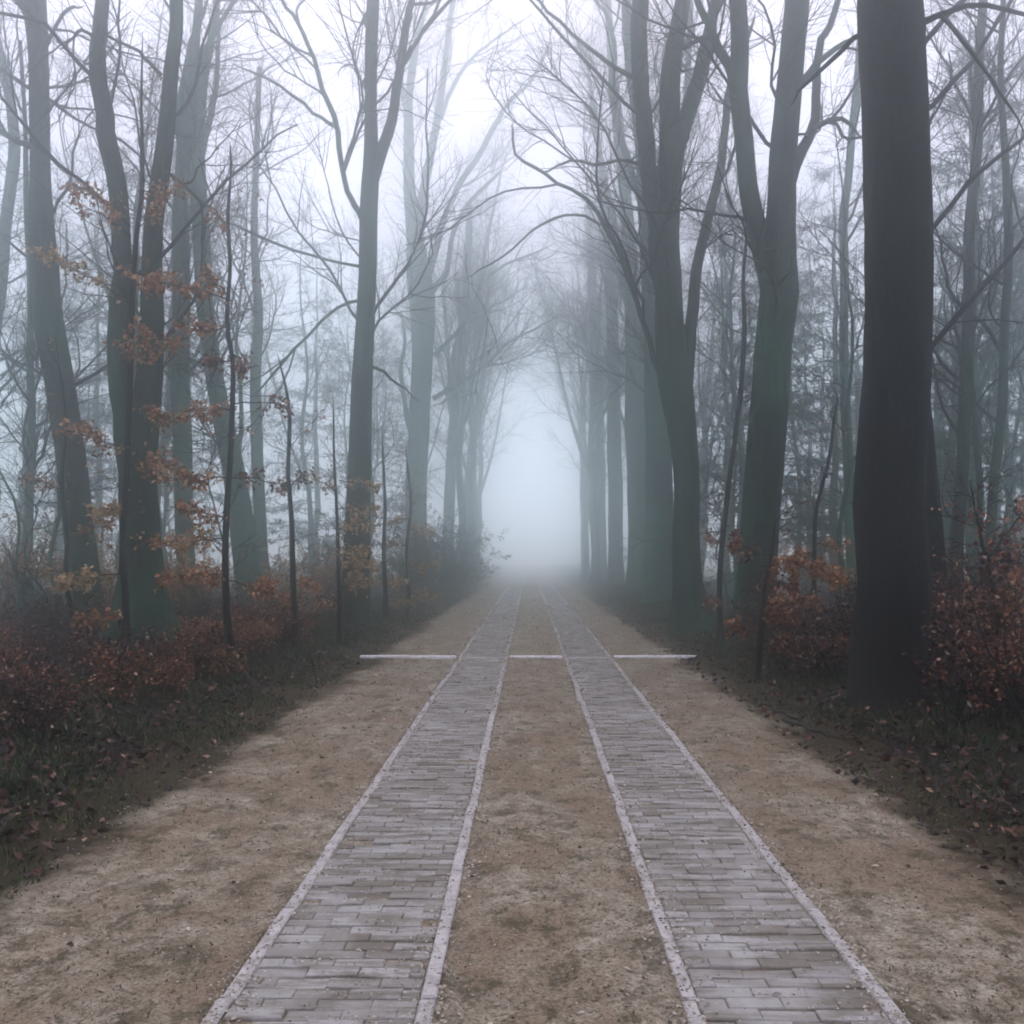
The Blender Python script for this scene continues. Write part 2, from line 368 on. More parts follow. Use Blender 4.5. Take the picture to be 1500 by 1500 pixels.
for side, (a_, b_) in (('left', TL), ('right', TR)):
    rg = np.random.default_rng(11 if side == 'left' else 12)
    root = tag(empty('brick_track', ((a_ + b_) / 2, 6, 0), None, None),
               f'{side} wheel track of grey paving bricks between pale concrete edgings', kind='structure')
    x0, x1 = a_ + EW / 2 + 0.003, b_ - EW / 2 - 0.003
    bl = 0.208
    shapes = {}
    far = MB(); nb = 0; row = 0; y = YB0
    while y < 98:
        cuts = [x0]; x = x0 + (bl if row % 2 else bl * 0.5) + rg.normal(0, 0.006)
        while x < x1 - 0.05: cuts.append(x); x += bl
        cuts.append(x1)
        for p, q in zip(cuts[:-1], cuts[1:]):
            wd = round((q - p - 0.002) / 0.002) * 0.002
            dz = 0.012 + rg.normal(0, 0.0035); jx, jy = rg.normal(0, 0.0015), rg.normal(0, 0.003)
            if nb < 296:
                key = (wd, rg.integers(0, 3))
                if key not in shapes: shapes[key] = mesh_from('brick', *[(v_, [f_]) for v_, f_ in [box_mesh('brick', wd, ROW - 0.008, 0.06, None, rg)]][0], M['brick'], False)
                o = link('brick', shapes[key], root, ((p + q) / 2 + jx - root.location.x, y + jy - 6, dz))
                o.rotation_euler = (rg.normal(0, 0.022), rg.normal(0, 0.013), rg.normal(0, 0.010)); nb += 1
            else:
                v_, f_ = box_mesh('brick', wd, ROW - 0.008, 0.06, None, rg)
                far.add(v_ + np.array([(p + q) / 2 + jx - root.location.x, y + jy - 6, dz]), f_)
        row += 1; y += ROW + max(0.0, rg.normal(-0.002, 0.006))
    tag(link('bricks', far.mesh('bricks', M['brick'], smooth=False), root), kind='stuff')
    es = [mesh_from('edging_stone', *[(v_, [f_]) for v_, f_ in [box_mesh('e', EW, 0.994, 0.12, None, rg, 0.008)]][0], M['edging'], False) for _ in range(3)]
    for ex in (a_, b_):
        for q in range(95):
            o = link('edging_stone', es[q % 3], root, (ex + rg.normal(0, 0.003) - root.location.x, 3.4 + q - 6, 0.020 + rg.normal(0, 0.003)))
            o.rotation_euler = (rg.normal(0, 0.002), rg.normal(0, 0.01), rg.normal(0, 0.003))

# row of pale kerb stones laid across the lane
rg = np.random.default_rng(5)
kr = empty('kerb_row', (0.1, 17, 0), 'low row of whitish kerb stones laid straight across the sandy lane', 'kerb')
for xa, xb in ((-2.80, -1.99), (-1.98, -1.21), (-0.325, 0.55), (1.41, 2.10), (2.11, 2.82)):
    v_, f_ = box_mesh('k', xb - xa, 0.11, 0.12, None, rg, 0.012)
    link('kerb_stone', mesh_from('kerb_stone', v_, [f_], M['kerb'], False), kr, ((xa + xb) / 2 - 0.1, rg.normal(0, 0.004), 0.055 + rg.normal(0, 0.003)))

for (xa, xb), zz in (((TL[0] + 0.035, TL[1] - 0.035), 0.024), ((TR[0] + 0.035, TR[1] - 0.035), 0.023)):
    v_, f_ = box_mesh('k', xb - xa, 0.10, 0.1, None, rg, 0.01)
    link('kerb_stone', mesh_from('kerb_stone', v_, [f_], M['edging'], False), kr, ((xa + xb) / 2 - 0.1, rg.normal(0, 0.004), zz))['label'] = 'flush worn grey stone between the bricks of the wheel track'

# ------------------------------------------------------------------ traced trees
K_ST = 26
def trace(Y, pts, seed=0, depth=0.0, foot=None):
    """outline points (px, py, width px) of the photograph at distance Y -> 3-D centre line and radii"""
    rg = np.random.default_rng(seed); out = []
    for i, (px, py, wd) in enumerate(pts):
        z = CAM_Z + (VY - py) * Y / F
        out.append([(px - VX) * Y / F, Y + depth * (z - 0.5) + rg.normal(0, 0.05) * (i > 0), z, wd / 2 * Y / F])
    return np.array(out)
def extend(P, top, rg, rend=0.03):
    """carry a stem on above the frame to its top"""
    d = unit(P[-1, :3] - P[-2, :3]); d = unit(d * 0.7 + np.array([0, 0, 0.5]))
    q = [P]; cur = P[-1].copy(); n = max(2, int((top - cur[2]) / 1.5)); r0 = cur[3]
    for i in range(n):
        cur = cur.copy(); cur[:3] += d * 1.5; cur[3] = r0 + (rend - r0) * (i + 1) / n
        d = unit(d + rg.normal(0, 0.10, 3) + np.array([0, 0, 0.08])); q.append(cur[None])
    return np.concatenate(q)
def crown_mesh(stems, counts, rg, zmin, mat, origin, lens=((2.2, 5.0), (0.9, 2.2), (0.35, 1.0)), fine=0.0035, name='crown'):
    P = np.stack([s[0] for s in stems]); R = np.stack([s[1] for s in stems]); mb = MB()
    P1, R1 = grow(P, R, counts[0], (0.12, 0.98), lens[0], (0.6, 1.15), 11, rg, 0.07, 0.17, 0.0105 if lens[0][0] < 2.5 else 0.0075, zmin)
    mb.add(*tubes(P1, R1, 5))
    P2, R2 = grow(P1, R1, int(counts[1] * 1.25), (0.15, 0.97), lens[1], (0.4, 0.95), 6, rg, 0.05, 0.14, 0.0085, None, rmin=0.005)
    mb.add(*tubes(P2, R2, 4))
    P3, R3 = grow(np.concatenate([P2, P1[:, :6]]), np.concatenate([R2, R1[:, :6]]), int(counts[2] * 1.7), (0.1, 1.0), lens[2], (0.35, 0.9), 4, rg, 0.04, 0.16, 0.006, None, rmin=fine)
    mb.add(*tubes(P3, R3, 3))
    return mb.mesh(name, mat, origin)
def tree(label, Y, trunk, limbs=(), bark='bark', top=19.0, counts=(24, 130, 520), zmin=3.2, flare=0.45, seed=1, group=None, depth=0.0, name='bare_tree', sides=18, wide=False):
    rg = np.random.default_rng(seed)
    T = trace(Y, trunk, seed, depth)
    gzv = float(ground_z(T[0, 0], Y)); foot = T[0].copy(); foot[2] = gzv - 0.15
    if T[0, 2] > gzv + 0.1: T = np.concatenate([foot[None], T])
    else: T[0, 2] = gzv - 0.15
    base = np.array([T[0, 0], Y, gzv])
    if trunk[-1][1] <= 5: T = extend(T, top, rg)
    T = catmull(T, 0.3)
    root = empty(name, base, label, 'tree', group)
    mb = MB(); mb.add(*stem_tube(T[:, :3], T[:, 3], sides, flare, seed))
    link('trunk', mb.mesh('trunk', M[bark], base), root)
    stems = [resample(T[:, :3], T[:, 3], K_ST)]
    for li, lp in enumerate(limbs):
        Lm = trace(Y, lp, seed + 10 + li, depth)
        rr = rg.normal(0, 0.35) * np.linspace(0, 1, len(Lm)) * 1.5; Lm[:, 1] += rr
        if lp[-1][1] > 5:
            e_ = Lm[-1].copy(); e_[:3] += (Lm[-1, :3] - Lm[-2, :3]) * 0.6 + rg.normal(0, 0.05, 3); e_[3] = 0.004; Lm = np.concatenate([Lm, e_[None]])
        if lp[-1][1] <= 5: Lm = extend(Lm, top - rg.uniform(0, 3), rg, 0.02)
        Lm = catmull(Lm, 0.3); Lm[2:, :3] += np.cumsum(rg.normal(0, 0.010, (len(Lm) - 2, 3)), axis=0) * 0.6 + rg.normal(0, 0.012, (len(Lm) - 2, 3))
        mb = MB(); mb.add(*stem_tube(Lm[:, :3], Lm[:, 3], 14 if Lm[0, 3] > 0.08 else 9, 0, seed + li, 0.04))
        link('limb', mb.mesh('limb', M[bark], base), root)
        stems.append(resample(Lm[:, :3], Lm[:, 3], K_ST))
    if sum(counts): link('crown', crown_mesh(stems, counts, rg, zmin, M['twig'], base, ((3.0, 7.0), (1.3, 2.8), (0.5, 1.3)) if wide else ((2.2, 5.0), (0.9, 2.2), (0.35, 1.0))), root)
    return root

# right side -------------------------------------------------------------
tree('huge straight black trunk rising from russet shrubs right of the lane', 10.4,
     [(1306, 1062, 118), (1306, 960, 110), (1307, 850, 106), (1309, 740, 104), (1312, 600, 98), (1313, 450, 92), (1312, 330, 90), (1309, 200, 89), (1306, 80, 88), (1305, 0, 87)],
     [[(1335, 40, 12), (1362, 28, 10), (1395, 17, 8), (1440, 16, 7), (1500, 22, 6), (1560, 40, 3)],
      [(1378, 24, 6), (1410, 37, 6), (1436, 58, 6), (1470, 95, 5), (1500, 132, 4), (1530, 175, 2)],
      [(1285, 38, 9), (1258, 50, 8), (1225, 72, 7), (1192, 104, 4)]],
     'bark_dark', 20, (14, 70, 260), 7.5, 0.16, 21, sides=26)
tree('dark trunk leaning close behind the huge black trunk on the right', 13.5,
     [(1368, 960, 44), (1362, 850, 40), (1357, 760, 36), (1350, 640, 30), (1345, 480, 28), (1338, 300, 24), (1330, 120, 22), (1325, 0, 20)], (), 'bark_dark', 17, (16, 80, 300), 4, 0.3, 22)
tree('dark trunk forking into two stems, right of the lane behind the russet shrubs', 17.0,
     [(1108, 962, 70), (1110, 860, 58), (1116, 740, 57), (1125, 600, 54), (1133, 500, 53), (1138, 430, 54), (1141, 370, 48), (1146, 300, 40), (1148, 230, 38), (1156, 140, 37), (1163, 60, 36), (1168, 0, 36)],
     [[(1134, 450, 26), (1120, 385, 33), (1105, 320, 31), (1094, 270, 29), (1087, 210, 28), (1083, 130, 27), (1082, 60, 26), (1080, 0, 25)],
      [(1085, 150, 14), (1073, 100, 15), (1060, 55, 14), (1047, 15, 12), (1040, 0, 11)],
      [(1158, 265, 18), (1172, 225, 17), (1190, 195, 15), (1204, 160, 14), (1208, 120, 13), (1212, 75, 12), (1222, 30, 11), (1240, 0, 10)],
      [(1168, 130, 13), (1186, 106, 11), (1210, 82, 9), (1240, 58, 7), (1268, 44, 5)],
      [(1190, 190, 9), (1215, 178, 8), (1240, 185, 6), (1258, 200, 3)]],
     'bark', 19, (26, 140, 560), 4.2, 0.55, 23)
tree('crooked mossy tree forking low, standing at the right verge beyond the kerb row', 21.0,
     [(1024, 938, 66), (1010, 880, 44), (1004, 800, 38), (1006, 710, 38), (998, 630, 44), (988, 560, 52), (981, 480, 44), (978, 400, 38), (978, 330, 36), (982, 260, 34), (981, 180, 30), (982, 110, 28), (992, 45, 25), (1000, 0, 22)],
     [[(972, 420, 30), (965, 350, 27), (955, 290, 26), (945, 220, 25), (938, 150, 25), (934, 80, 25), (936, 0, 24)],
      [(998, 600, 20), (1006, 560, 18), (1013, 480, 17), (1020, 420, 16), (1030, 360, 15), (1042, 310, 14), (1054, 260, 13), (1062, 200, 12), (1068, 140, 10), (1080, 90, 8), (1100, 40, 6)],
      [(984, 250, 24), (1000, 190, 24), (1018, 130, 24), (1030, 85, 22), (1040, 35, 18), (1048, 0, 16)],
      [(985, 590, 9), (966, 548, 9), (948, 500, 8), (930, 440, 8), (912, 385, 8), (886, 335, 7), (856, 296, 6), (815, 270, 5), (780, 245, 5), (752, 225, 4), (748, 195, 3)],
      [(880, 330, 5), (856, 316, 4), (828, 312, 4), (795, 325, 4), (765, 345, 3), (735, 372, 3), (700, 395, 2)],
      [(930, 115, 8), (895, 95, 7), (860, 70, 6), (820, 35, 5), (785, 0, 4)],
      [(1000, 70, 7), (1030, 60, 6), (1048, 30, 5), (1062, 0, 4)],
      [(935, 240, 6), (905, 232, 5), (870, 240, 5), (835, 234, 4), (800, 250, 3)]],
     'bark', 19, (28, 240, 1000), 5.5, 0.6, 24, wide=True)
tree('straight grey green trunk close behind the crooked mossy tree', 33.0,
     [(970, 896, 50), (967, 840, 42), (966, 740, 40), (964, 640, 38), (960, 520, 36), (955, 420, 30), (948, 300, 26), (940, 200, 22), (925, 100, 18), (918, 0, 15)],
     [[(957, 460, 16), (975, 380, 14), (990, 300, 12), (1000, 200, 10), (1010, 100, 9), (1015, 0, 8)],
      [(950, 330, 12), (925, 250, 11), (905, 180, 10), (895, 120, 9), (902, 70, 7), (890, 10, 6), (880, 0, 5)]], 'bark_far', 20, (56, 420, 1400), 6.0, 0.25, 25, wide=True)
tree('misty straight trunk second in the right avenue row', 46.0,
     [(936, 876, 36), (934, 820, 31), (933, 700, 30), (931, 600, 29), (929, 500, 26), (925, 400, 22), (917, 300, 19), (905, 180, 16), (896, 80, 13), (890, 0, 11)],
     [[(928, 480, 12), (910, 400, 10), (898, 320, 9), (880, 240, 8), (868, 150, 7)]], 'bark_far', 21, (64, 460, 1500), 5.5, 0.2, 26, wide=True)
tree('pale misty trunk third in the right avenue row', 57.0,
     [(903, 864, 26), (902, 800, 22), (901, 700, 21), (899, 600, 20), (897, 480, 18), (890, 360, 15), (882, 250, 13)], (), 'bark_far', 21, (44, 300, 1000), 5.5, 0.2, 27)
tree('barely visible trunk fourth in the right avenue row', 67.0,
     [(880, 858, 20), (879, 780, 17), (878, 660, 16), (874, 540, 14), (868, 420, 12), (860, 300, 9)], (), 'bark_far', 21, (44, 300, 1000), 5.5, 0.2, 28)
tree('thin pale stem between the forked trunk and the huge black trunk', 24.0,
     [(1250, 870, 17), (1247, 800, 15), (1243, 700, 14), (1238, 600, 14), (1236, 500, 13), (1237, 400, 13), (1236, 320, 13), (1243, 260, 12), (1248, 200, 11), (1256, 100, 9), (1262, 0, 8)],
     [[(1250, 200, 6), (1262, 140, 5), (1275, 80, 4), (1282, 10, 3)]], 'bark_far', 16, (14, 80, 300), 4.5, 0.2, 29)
tree('slim greenish stem standing left of the thinner stem at the far right', 19.0,
     [(1398, 905, 26), (1402, 800, 20), (1407, 700, 18), (1413, 580, 18), (1419, 460, 17), (1424, 340, 16), (1430, 220, 15), (1436, 100, 13), (1440, 0, 12)],
     [[(1412, 600, 8), (1402, 545, 7), (1392, 500, 5), (1380, 470, 3)], [(1430, 240, 8), (1420, 170, 6), (1408, 100, 4)]], 'bark', 16, (22, 110, 420), 3.5, 0.25, 30)
tree('thinnest dark stem nearest the right edge of the wood', 18.0,
     [(1440, 900, 20), (1450, 800, 15), (1458, 700, 14), (1466, 600, 13), (1473, 480, 12), (1478, 380, 12), (1477, 290, 12), (1471, 200, 10), (1468, 100, 9), (1468, 0, 8)],
     [[(1472, 250, 7), (1486, 270, 5), (1500, 300, 4), (1520, 340, 3)], [(1436, 780, 8), (1430, 700, 9), (1422, 600, 7), (1412, 520, 6), (1396, 470, 4)]], 'bark', 15, (20, 100, 380), 3.2, 0.25, 31)

# left side --------------------------------------------------------------
tree('grey green trunk bending right at its foot, leftmost of the large trunks', 20.0,
     [(128, 935, 52), (124, 860, 40), (114, 770, 40), (106, 690, 40), (97, 610, 40), (84, 545, 41), (73, 480, 43), (68, 400, 40), (63, 330, 36), (61, 250, 29), (58, 160, 28), (54, 80, 27), (50, 0, 30)],
     [[(60, 20, 16), (72, 10, 13), (85, 0, 11)], [(52, 40, 20), (40, 10, 15), (34, 0, 12)],
      [(62, 140, 5), (48, 130, 6), (24, 115, 6), (0, 97, 6), (-40, 70, 5)],
      [(60, 225, 9), (42, 215, 9), (20, 205, 8), (0, 193, 8), (-40, 180, 5)],
      [(60, 135, 5), (90, 160, 5), (130, 185, 4), (170, 200, 4), (205, 230, 3)],
      [(58, 95, 6), (72, 68, 6), (86, 46, 5), (108, 26, 5), (128, 30, 3)]],
     'bark', 18, (20, 110, 420), 4.2, 0.3, 41)
tree('twin stemmed dark trunk with a wide flared foot on the left', 16.5,
     [(216, 968, 92), (212, 900, 70), (207, 830, 56), (204, 760, 53), (207, 690, 50), (214, 620, 42), (219, 550, 36), (222, 470, 33), (222, 400, 29), (226, 330, 27), (233, 260, 27), (243, 180, 25), (251, 100, 22), (257, 40, 20), (258, 0, 20)],
     [[(196, 740, 30), (188, 680, 30), (179, 610, 30), (172, 540, 29), (173, 470, 29), (177, 400, 27), (174, 320, 26), (166, 255, 26), (155, 195, 27), (144, 140, 25), (138, 90, 24), (142, 40, 22), (144, 0, 20)],
      [(240, 250, 6), (265, 268, 5), (300, 300, 5), (330, 325, 4)],
      [(236, 110, 6), (222, 96, 6), (205, 80, 5), (180, 68, 4), (160, 60, 4)],
      [(140, 55, 5), (122, 48, 5), (100, 48, 4), (80, 55, 3)]],
     'bark', 18, (22, 120, 460), 4.2, 0.8, 42)
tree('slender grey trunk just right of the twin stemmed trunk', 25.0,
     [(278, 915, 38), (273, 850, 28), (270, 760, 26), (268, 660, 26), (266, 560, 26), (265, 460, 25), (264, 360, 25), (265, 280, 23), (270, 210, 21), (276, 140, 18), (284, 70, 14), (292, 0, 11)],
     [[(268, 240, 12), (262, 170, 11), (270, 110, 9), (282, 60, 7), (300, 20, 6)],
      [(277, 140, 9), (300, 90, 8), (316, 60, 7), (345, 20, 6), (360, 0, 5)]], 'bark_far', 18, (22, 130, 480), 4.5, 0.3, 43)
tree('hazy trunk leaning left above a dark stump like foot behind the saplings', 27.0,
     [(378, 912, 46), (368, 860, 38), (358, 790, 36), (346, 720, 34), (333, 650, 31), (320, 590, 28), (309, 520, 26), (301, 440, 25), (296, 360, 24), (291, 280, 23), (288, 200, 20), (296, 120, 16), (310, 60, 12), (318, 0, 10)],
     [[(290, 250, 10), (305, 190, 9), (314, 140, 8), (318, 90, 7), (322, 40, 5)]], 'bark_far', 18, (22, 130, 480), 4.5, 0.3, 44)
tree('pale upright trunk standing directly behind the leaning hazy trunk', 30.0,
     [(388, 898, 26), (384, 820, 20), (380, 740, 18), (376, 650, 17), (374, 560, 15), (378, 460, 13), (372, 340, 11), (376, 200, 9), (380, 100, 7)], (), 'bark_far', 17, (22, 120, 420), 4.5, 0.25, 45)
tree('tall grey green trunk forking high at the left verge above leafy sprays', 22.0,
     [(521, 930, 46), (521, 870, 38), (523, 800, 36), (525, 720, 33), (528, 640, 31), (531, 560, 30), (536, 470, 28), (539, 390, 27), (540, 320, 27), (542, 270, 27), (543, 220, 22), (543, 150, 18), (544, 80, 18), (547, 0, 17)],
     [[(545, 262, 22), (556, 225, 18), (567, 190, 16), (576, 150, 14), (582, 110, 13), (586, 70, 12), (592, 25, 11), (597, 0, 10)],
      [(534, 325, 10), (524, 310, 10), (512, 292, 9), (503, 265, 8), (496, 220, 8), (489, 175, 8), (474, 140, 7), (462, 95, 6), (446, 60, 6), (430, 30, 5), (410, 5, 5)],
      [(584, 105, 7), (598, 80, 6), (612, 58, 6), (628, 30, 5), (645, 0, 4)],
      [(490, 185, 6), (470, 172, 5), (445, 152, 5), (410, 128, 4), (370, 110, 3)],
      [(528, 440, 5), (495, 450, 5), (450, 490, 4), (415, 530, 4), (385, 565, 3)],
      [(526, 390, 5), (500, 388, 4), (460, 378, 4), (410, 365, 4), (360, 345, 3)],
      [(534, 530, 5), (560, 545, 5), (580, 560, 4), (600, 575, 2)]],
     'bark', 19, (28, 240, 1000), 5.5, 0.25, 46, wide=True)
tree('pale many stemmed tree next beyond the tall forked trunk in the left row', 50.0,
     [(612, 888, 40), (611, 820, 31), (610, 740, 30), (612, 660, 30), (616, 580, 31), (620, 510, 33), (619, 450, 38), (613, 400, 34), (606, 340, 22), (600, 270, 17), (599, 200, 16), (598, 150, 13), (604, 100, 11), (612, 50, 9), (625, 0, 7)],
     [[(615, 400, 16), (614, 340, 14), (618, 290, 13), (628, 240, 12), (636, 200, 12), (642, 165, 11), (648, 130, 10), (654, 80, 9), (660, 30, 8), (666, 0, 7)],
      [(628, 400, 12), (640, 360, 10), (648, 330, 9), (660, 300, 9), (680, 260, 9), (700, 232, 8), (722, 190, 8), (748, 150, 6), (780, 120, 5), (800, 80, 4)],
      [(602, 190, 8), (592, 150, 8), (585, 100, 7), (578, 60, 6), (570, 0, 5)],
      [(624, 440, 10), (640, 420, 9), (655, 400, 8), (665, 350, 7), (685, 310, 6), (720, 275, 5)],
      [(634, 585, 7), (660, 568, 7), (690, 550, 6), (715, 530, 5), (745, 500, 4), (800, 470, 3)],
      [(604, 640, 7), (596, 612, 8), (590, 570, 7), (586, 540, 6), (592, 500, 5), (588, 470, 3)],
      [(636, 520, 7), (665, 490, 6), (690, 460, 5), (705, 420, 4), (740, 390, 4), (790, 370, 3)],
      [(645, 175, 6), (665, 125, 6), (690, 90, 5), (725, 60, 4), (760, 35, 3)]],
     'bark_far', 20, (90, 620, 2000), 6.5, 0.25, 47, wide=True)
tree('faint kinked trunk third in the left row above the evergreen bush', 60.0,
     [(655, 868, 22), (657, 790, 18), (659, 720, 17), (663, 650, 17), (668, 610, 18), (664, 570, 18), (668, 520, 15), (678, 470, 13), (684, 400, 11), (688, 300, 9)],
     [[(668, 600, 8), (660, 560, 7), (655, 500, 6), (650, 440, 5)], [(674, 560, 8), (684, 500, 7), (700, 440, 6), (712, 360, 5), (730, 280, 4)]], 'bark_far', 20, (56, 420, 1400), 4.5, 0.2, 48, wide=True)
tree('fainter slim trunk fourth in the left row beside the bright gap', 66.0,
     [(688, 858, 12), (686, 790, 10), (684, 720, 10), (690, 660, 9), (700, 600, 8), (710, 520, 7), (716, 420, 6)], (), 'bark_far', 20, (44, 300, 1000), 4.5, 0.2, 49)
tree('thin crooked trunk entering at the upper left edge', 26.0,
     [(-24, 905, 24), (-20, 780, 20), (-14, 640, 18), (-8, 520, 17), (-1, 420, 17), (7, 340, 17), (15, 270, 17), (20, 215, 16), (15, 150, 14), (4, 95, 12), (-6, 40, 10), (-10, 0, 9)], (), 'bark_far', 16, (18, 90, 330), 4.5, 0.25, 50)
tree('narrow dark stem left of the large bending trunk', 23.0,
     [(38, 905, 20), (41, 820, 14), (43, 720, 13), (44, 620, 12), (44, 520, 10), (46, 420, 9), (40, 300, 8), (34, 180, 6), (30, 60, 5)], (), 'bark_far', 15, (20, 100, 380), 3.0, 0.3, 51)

# ------------------------------------------------------------------ background trees: a few kinds, copied one by one
def proto_tree(seed, H, r0, counts, zmin, lens, fork):
    rg = np.random.default_rng(seed); n = 12
    z = np.linspace(-0.2, H, n); P = np.zeros((n, 4)); P[:, 2] = z
    P[1:, 0] = np.cumsum(rg.normal(0, 0.14, n - 1)) + rg.normal(0, 0.04) * z[1:]; P[1:, 1] = np.cumsum(rg.normal(0, 0.14, n - 1))
    P[:, 3] = r0 * (1 - 0.97 * np.linspace(0, 1, n) ** 0.9)
    T = catmull(P, 0.8); mb = MB(); mb.add(*stem_tube(T[:, :3], T[:, 3], 9, 0.35, seed, 0.05))
    stems = [resample(T[:, :3], T[:, 3], K_ST)]
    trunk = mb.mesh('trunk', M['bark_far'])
    for q in range(fork):
        i = rg.integers(int(len(T) * 0.3), int(len(T) * 0.6)); az = rg.uniform(0, 6.28)
        d = np.array([math.cos(az) * 0.45, math.sin(az) * 0.45, 1.0]); cur = T[i].copy(); L = [cur]
        for s in range(7):
            cur = cur.copy(); cur[:3] += unit(d) * (H - T[i, 2]) / 7.5; cur[3] *= 0.78; d[:2] *= 0.88; d[:2] += rg.normal(0, 0.06, 2); L.append(cur)
        L = np.array(L); L[:, 3] *= 0.7; L = catmull(L, 0.8)
        mb2 = MB(); mb2.add(*stem_tube(L[:, :3], L[:, 3], 7, 0, seed + q, 0.04)); stems.append(resample(L[:, :3], L[:, 3], K_ST))
        trunk = trunk if q else trunk
        stems[-1] = (stems[-1][0], stems[-1][1]); limb_meshes.setdefault(seed, []).append(mb2.mesh('limb', M['bark_far']))
    crown = crown_mesh(stems, counts, rg, zmin, M['twig'], (0, 0, 0), lens, 0.0055)
    return trunk, limb_meshes.get(seed, []), crown
limb_meshes = {}
kinds = [proto_tree(100 + i, H, r, c, z, ((1.6, 4.2), (0.8, 2.0), (0.4, 1.0)), f) for i, (H, r, c, z, f) in enumerate(
    [(18, 0.20, (30, 170, 620), 4.0, 2), (17, 0.15, (26, 150, 560), 3.5, 1), (16, 0.12, (24, 140, 520), 2.8, 1), (19, 0.24, (32, 180, 640), 5.0, 2), (14, 0.085, (22, 120, 460), 2.0, 0), (15, 0.10, (24, 130, 480), 2.4, 1)])]
avenue = [proto_tree(110 + i, 20, 0.25, (36, 260, 900), 5.5, ((3.0, 6.5), (1.2, 2.6), (0.5, 1.2)), 3) for i in range(2)]
slim = [proto_tree(120 + i, H, r, c, z, ((0.6, 1.8), (0.3, 0.9), (0.2, 0.5)), 0) for i, (H, r, c, z) in enumerate(
    [(6.5, 0.032, (16, 45, 110), 0.8), (8.0, 0.045, (18, 50, 120), 1.0), (5.0, 0.026, (14, 40, 100), 0.5), (9.5, 0.055, (20, 55, 140), 1.6)])]
def put(kind, x, y, rz, s, name, label, cat, group):
    root = empty(name, (x, y, float(ground_z(x, y))), label, cat, group)
    root.rotation_euler = (0, 0, rz); root.scale = (s, s, s)
    link('trunk', kind[0], root)
    for l_ in kind[1]: link('limb', l_, root)
    link('crown', kind[2], root)
    return root
rg = np.random.default_rng(77)
placed = []
def free(x, y, d):
    for a_, b_ in placed:
        if (a_ - x) ** 2 + (b_ - y) ** 2 < d * d: return False
    placed.append((x, y)); return True
for sgn, word in ((-1, 'left'), (1, 'right')):
    n = 0; tries = 0
    while n < (22 if sgn < 0 else 26) and tries < 4000:
        tries += 1
        y = 26 + 30 * rg.random() ** 1.1; hw = min(0.55 * y + 3, 21)
        x = sgn * (5.6 + (hw - 5.6) * rg.random())
        if not free(x, y, 2.1): continue
        put(kinds[rg.integers(0, 6)], x, y, rg.uniform(0, 6.28), rg.uniform(0.85, 1.1), 'bare_tree',
            f'thin bare tree fading into the mist deep in the wood {word} of the lane', 'tree', f'misty bare trees in the wood on the {word}')
        n += 1
    n = 0; tries = 0
    while n < (7 if sgn < 0 else 8) and tries < 4000:
        tries += 1
        y = rg.uniform(14, 34); hw = 0.52 * y; x = sgn * rg.uniform(4.4, hw)
        if x < 0 and 14 < y < 16 and x > -6.4: continue
        if not free(x, y, 1.2): continue
        put(slim[rg.integers(0, 4)], x, y, rg.uniform(0, 6.28), rg.uniform(0.8, 1.15), 'thin_sapling',
            f'thin leafless sapling among the trunks in the wood {word} of the lane', 'sapling', f'leafless saplings in the wood on the {word}')
        n += 1
# the avenue rows go on into the fog
for sgn, word in ((-1, 'left'), (1, 'right')):
    for q, y in enumerate((56.5, 61, 65, 69)):
        put(avenue[(q + (sgn > 0)) % 2], sgn * 3.7 + rg.normal(0, 0.2), y, rg.uniform(0, 6.28), 1.05, 'bare_tree',
            f'avenue tree dissolving into the fog at the far end of the {word} row', 'tree', f'farthest avenue trees on the {word}')

# ------------------------------------------------------------------ conifers
def conifer(seed, H, r0, z0, nb, reach, nn):
    rg = np.random.default_rng(seed)
    z = np.linspace(-0.2, H, 14); P = np.stack([rg.normal(0, 0.05, 14), rg.normal(0, 0.05, 14), z], 1); R = r0 * (1 - 0.93 * z / H).clip(0.04)
    mb = MB(); mb.add(*stem_tube(P, R, 8, 0.3, seed)); trunk = mb.mesh('trunk', M['bark_far'])
    zb = z0 + (H - z0) * rg.random(nb) ** 0.9; az = rg.uniform(0, 6.28, nb)
    Lb = reach * (1 - (zb - z0) / (H - z0)) ** 0.75 * rg.uniform(0.55, 1.1, nb) + 0.3
    d = np.stack([np.cos(az), np.sin(az), rg.uniform(-0.1, 0.35, nb)], 1); k = 7; pts = [np.stack([0 * zb, 0 * zb, zb], 1)]
    for j in range(k - 1):
        pts.append(pts[-1] + unit(d) * (Lb / (k - 1))[:, None]); d = d + rg.normal(0, 0.05, d.shape) + np.array([0, 0, -0.09 if j < 4 else 0.08])
    PB = np.stack(pts, 1); RB = (Lb * 0.010)[:, None] * np.linspace(1, 0.25, k)[None]
    mb = MB(); mb.add(*tubes(PB, RB, 3)); br = mb.mesh('branches', M['twig'])
    P2, R2 = grow(PB, RB, nb * 9, (0.2, 1.0), (0.35, 1.0), (0.5, 1.0), 4, rg, -0.05, 0.08, 0.005, None, 0.6)
    i = rg.integers(0, len(P2), nn); tt = rg.uniform(0, 2.999, nn); j = tt.astype(int); f = (tt - j)[:, None]
    pos = P2[i, j] * (1 - f) + P2[i, j + 1] * f; dd = unit(P2[i, j + 1] - P2[i, j]) + rg.normal(0, 0.55, (nn, 3))
    mb = MB(); mb.add(*leaves(pos, dd, rg.uniform(0.10, 0.24, nn), rg.uniform(0.02, 0.05, nn), rg, 0.25)); mb.add(*tubes(P2, R2, 3))
    return trunk, br, mb.mesh('crown', M['needle'])
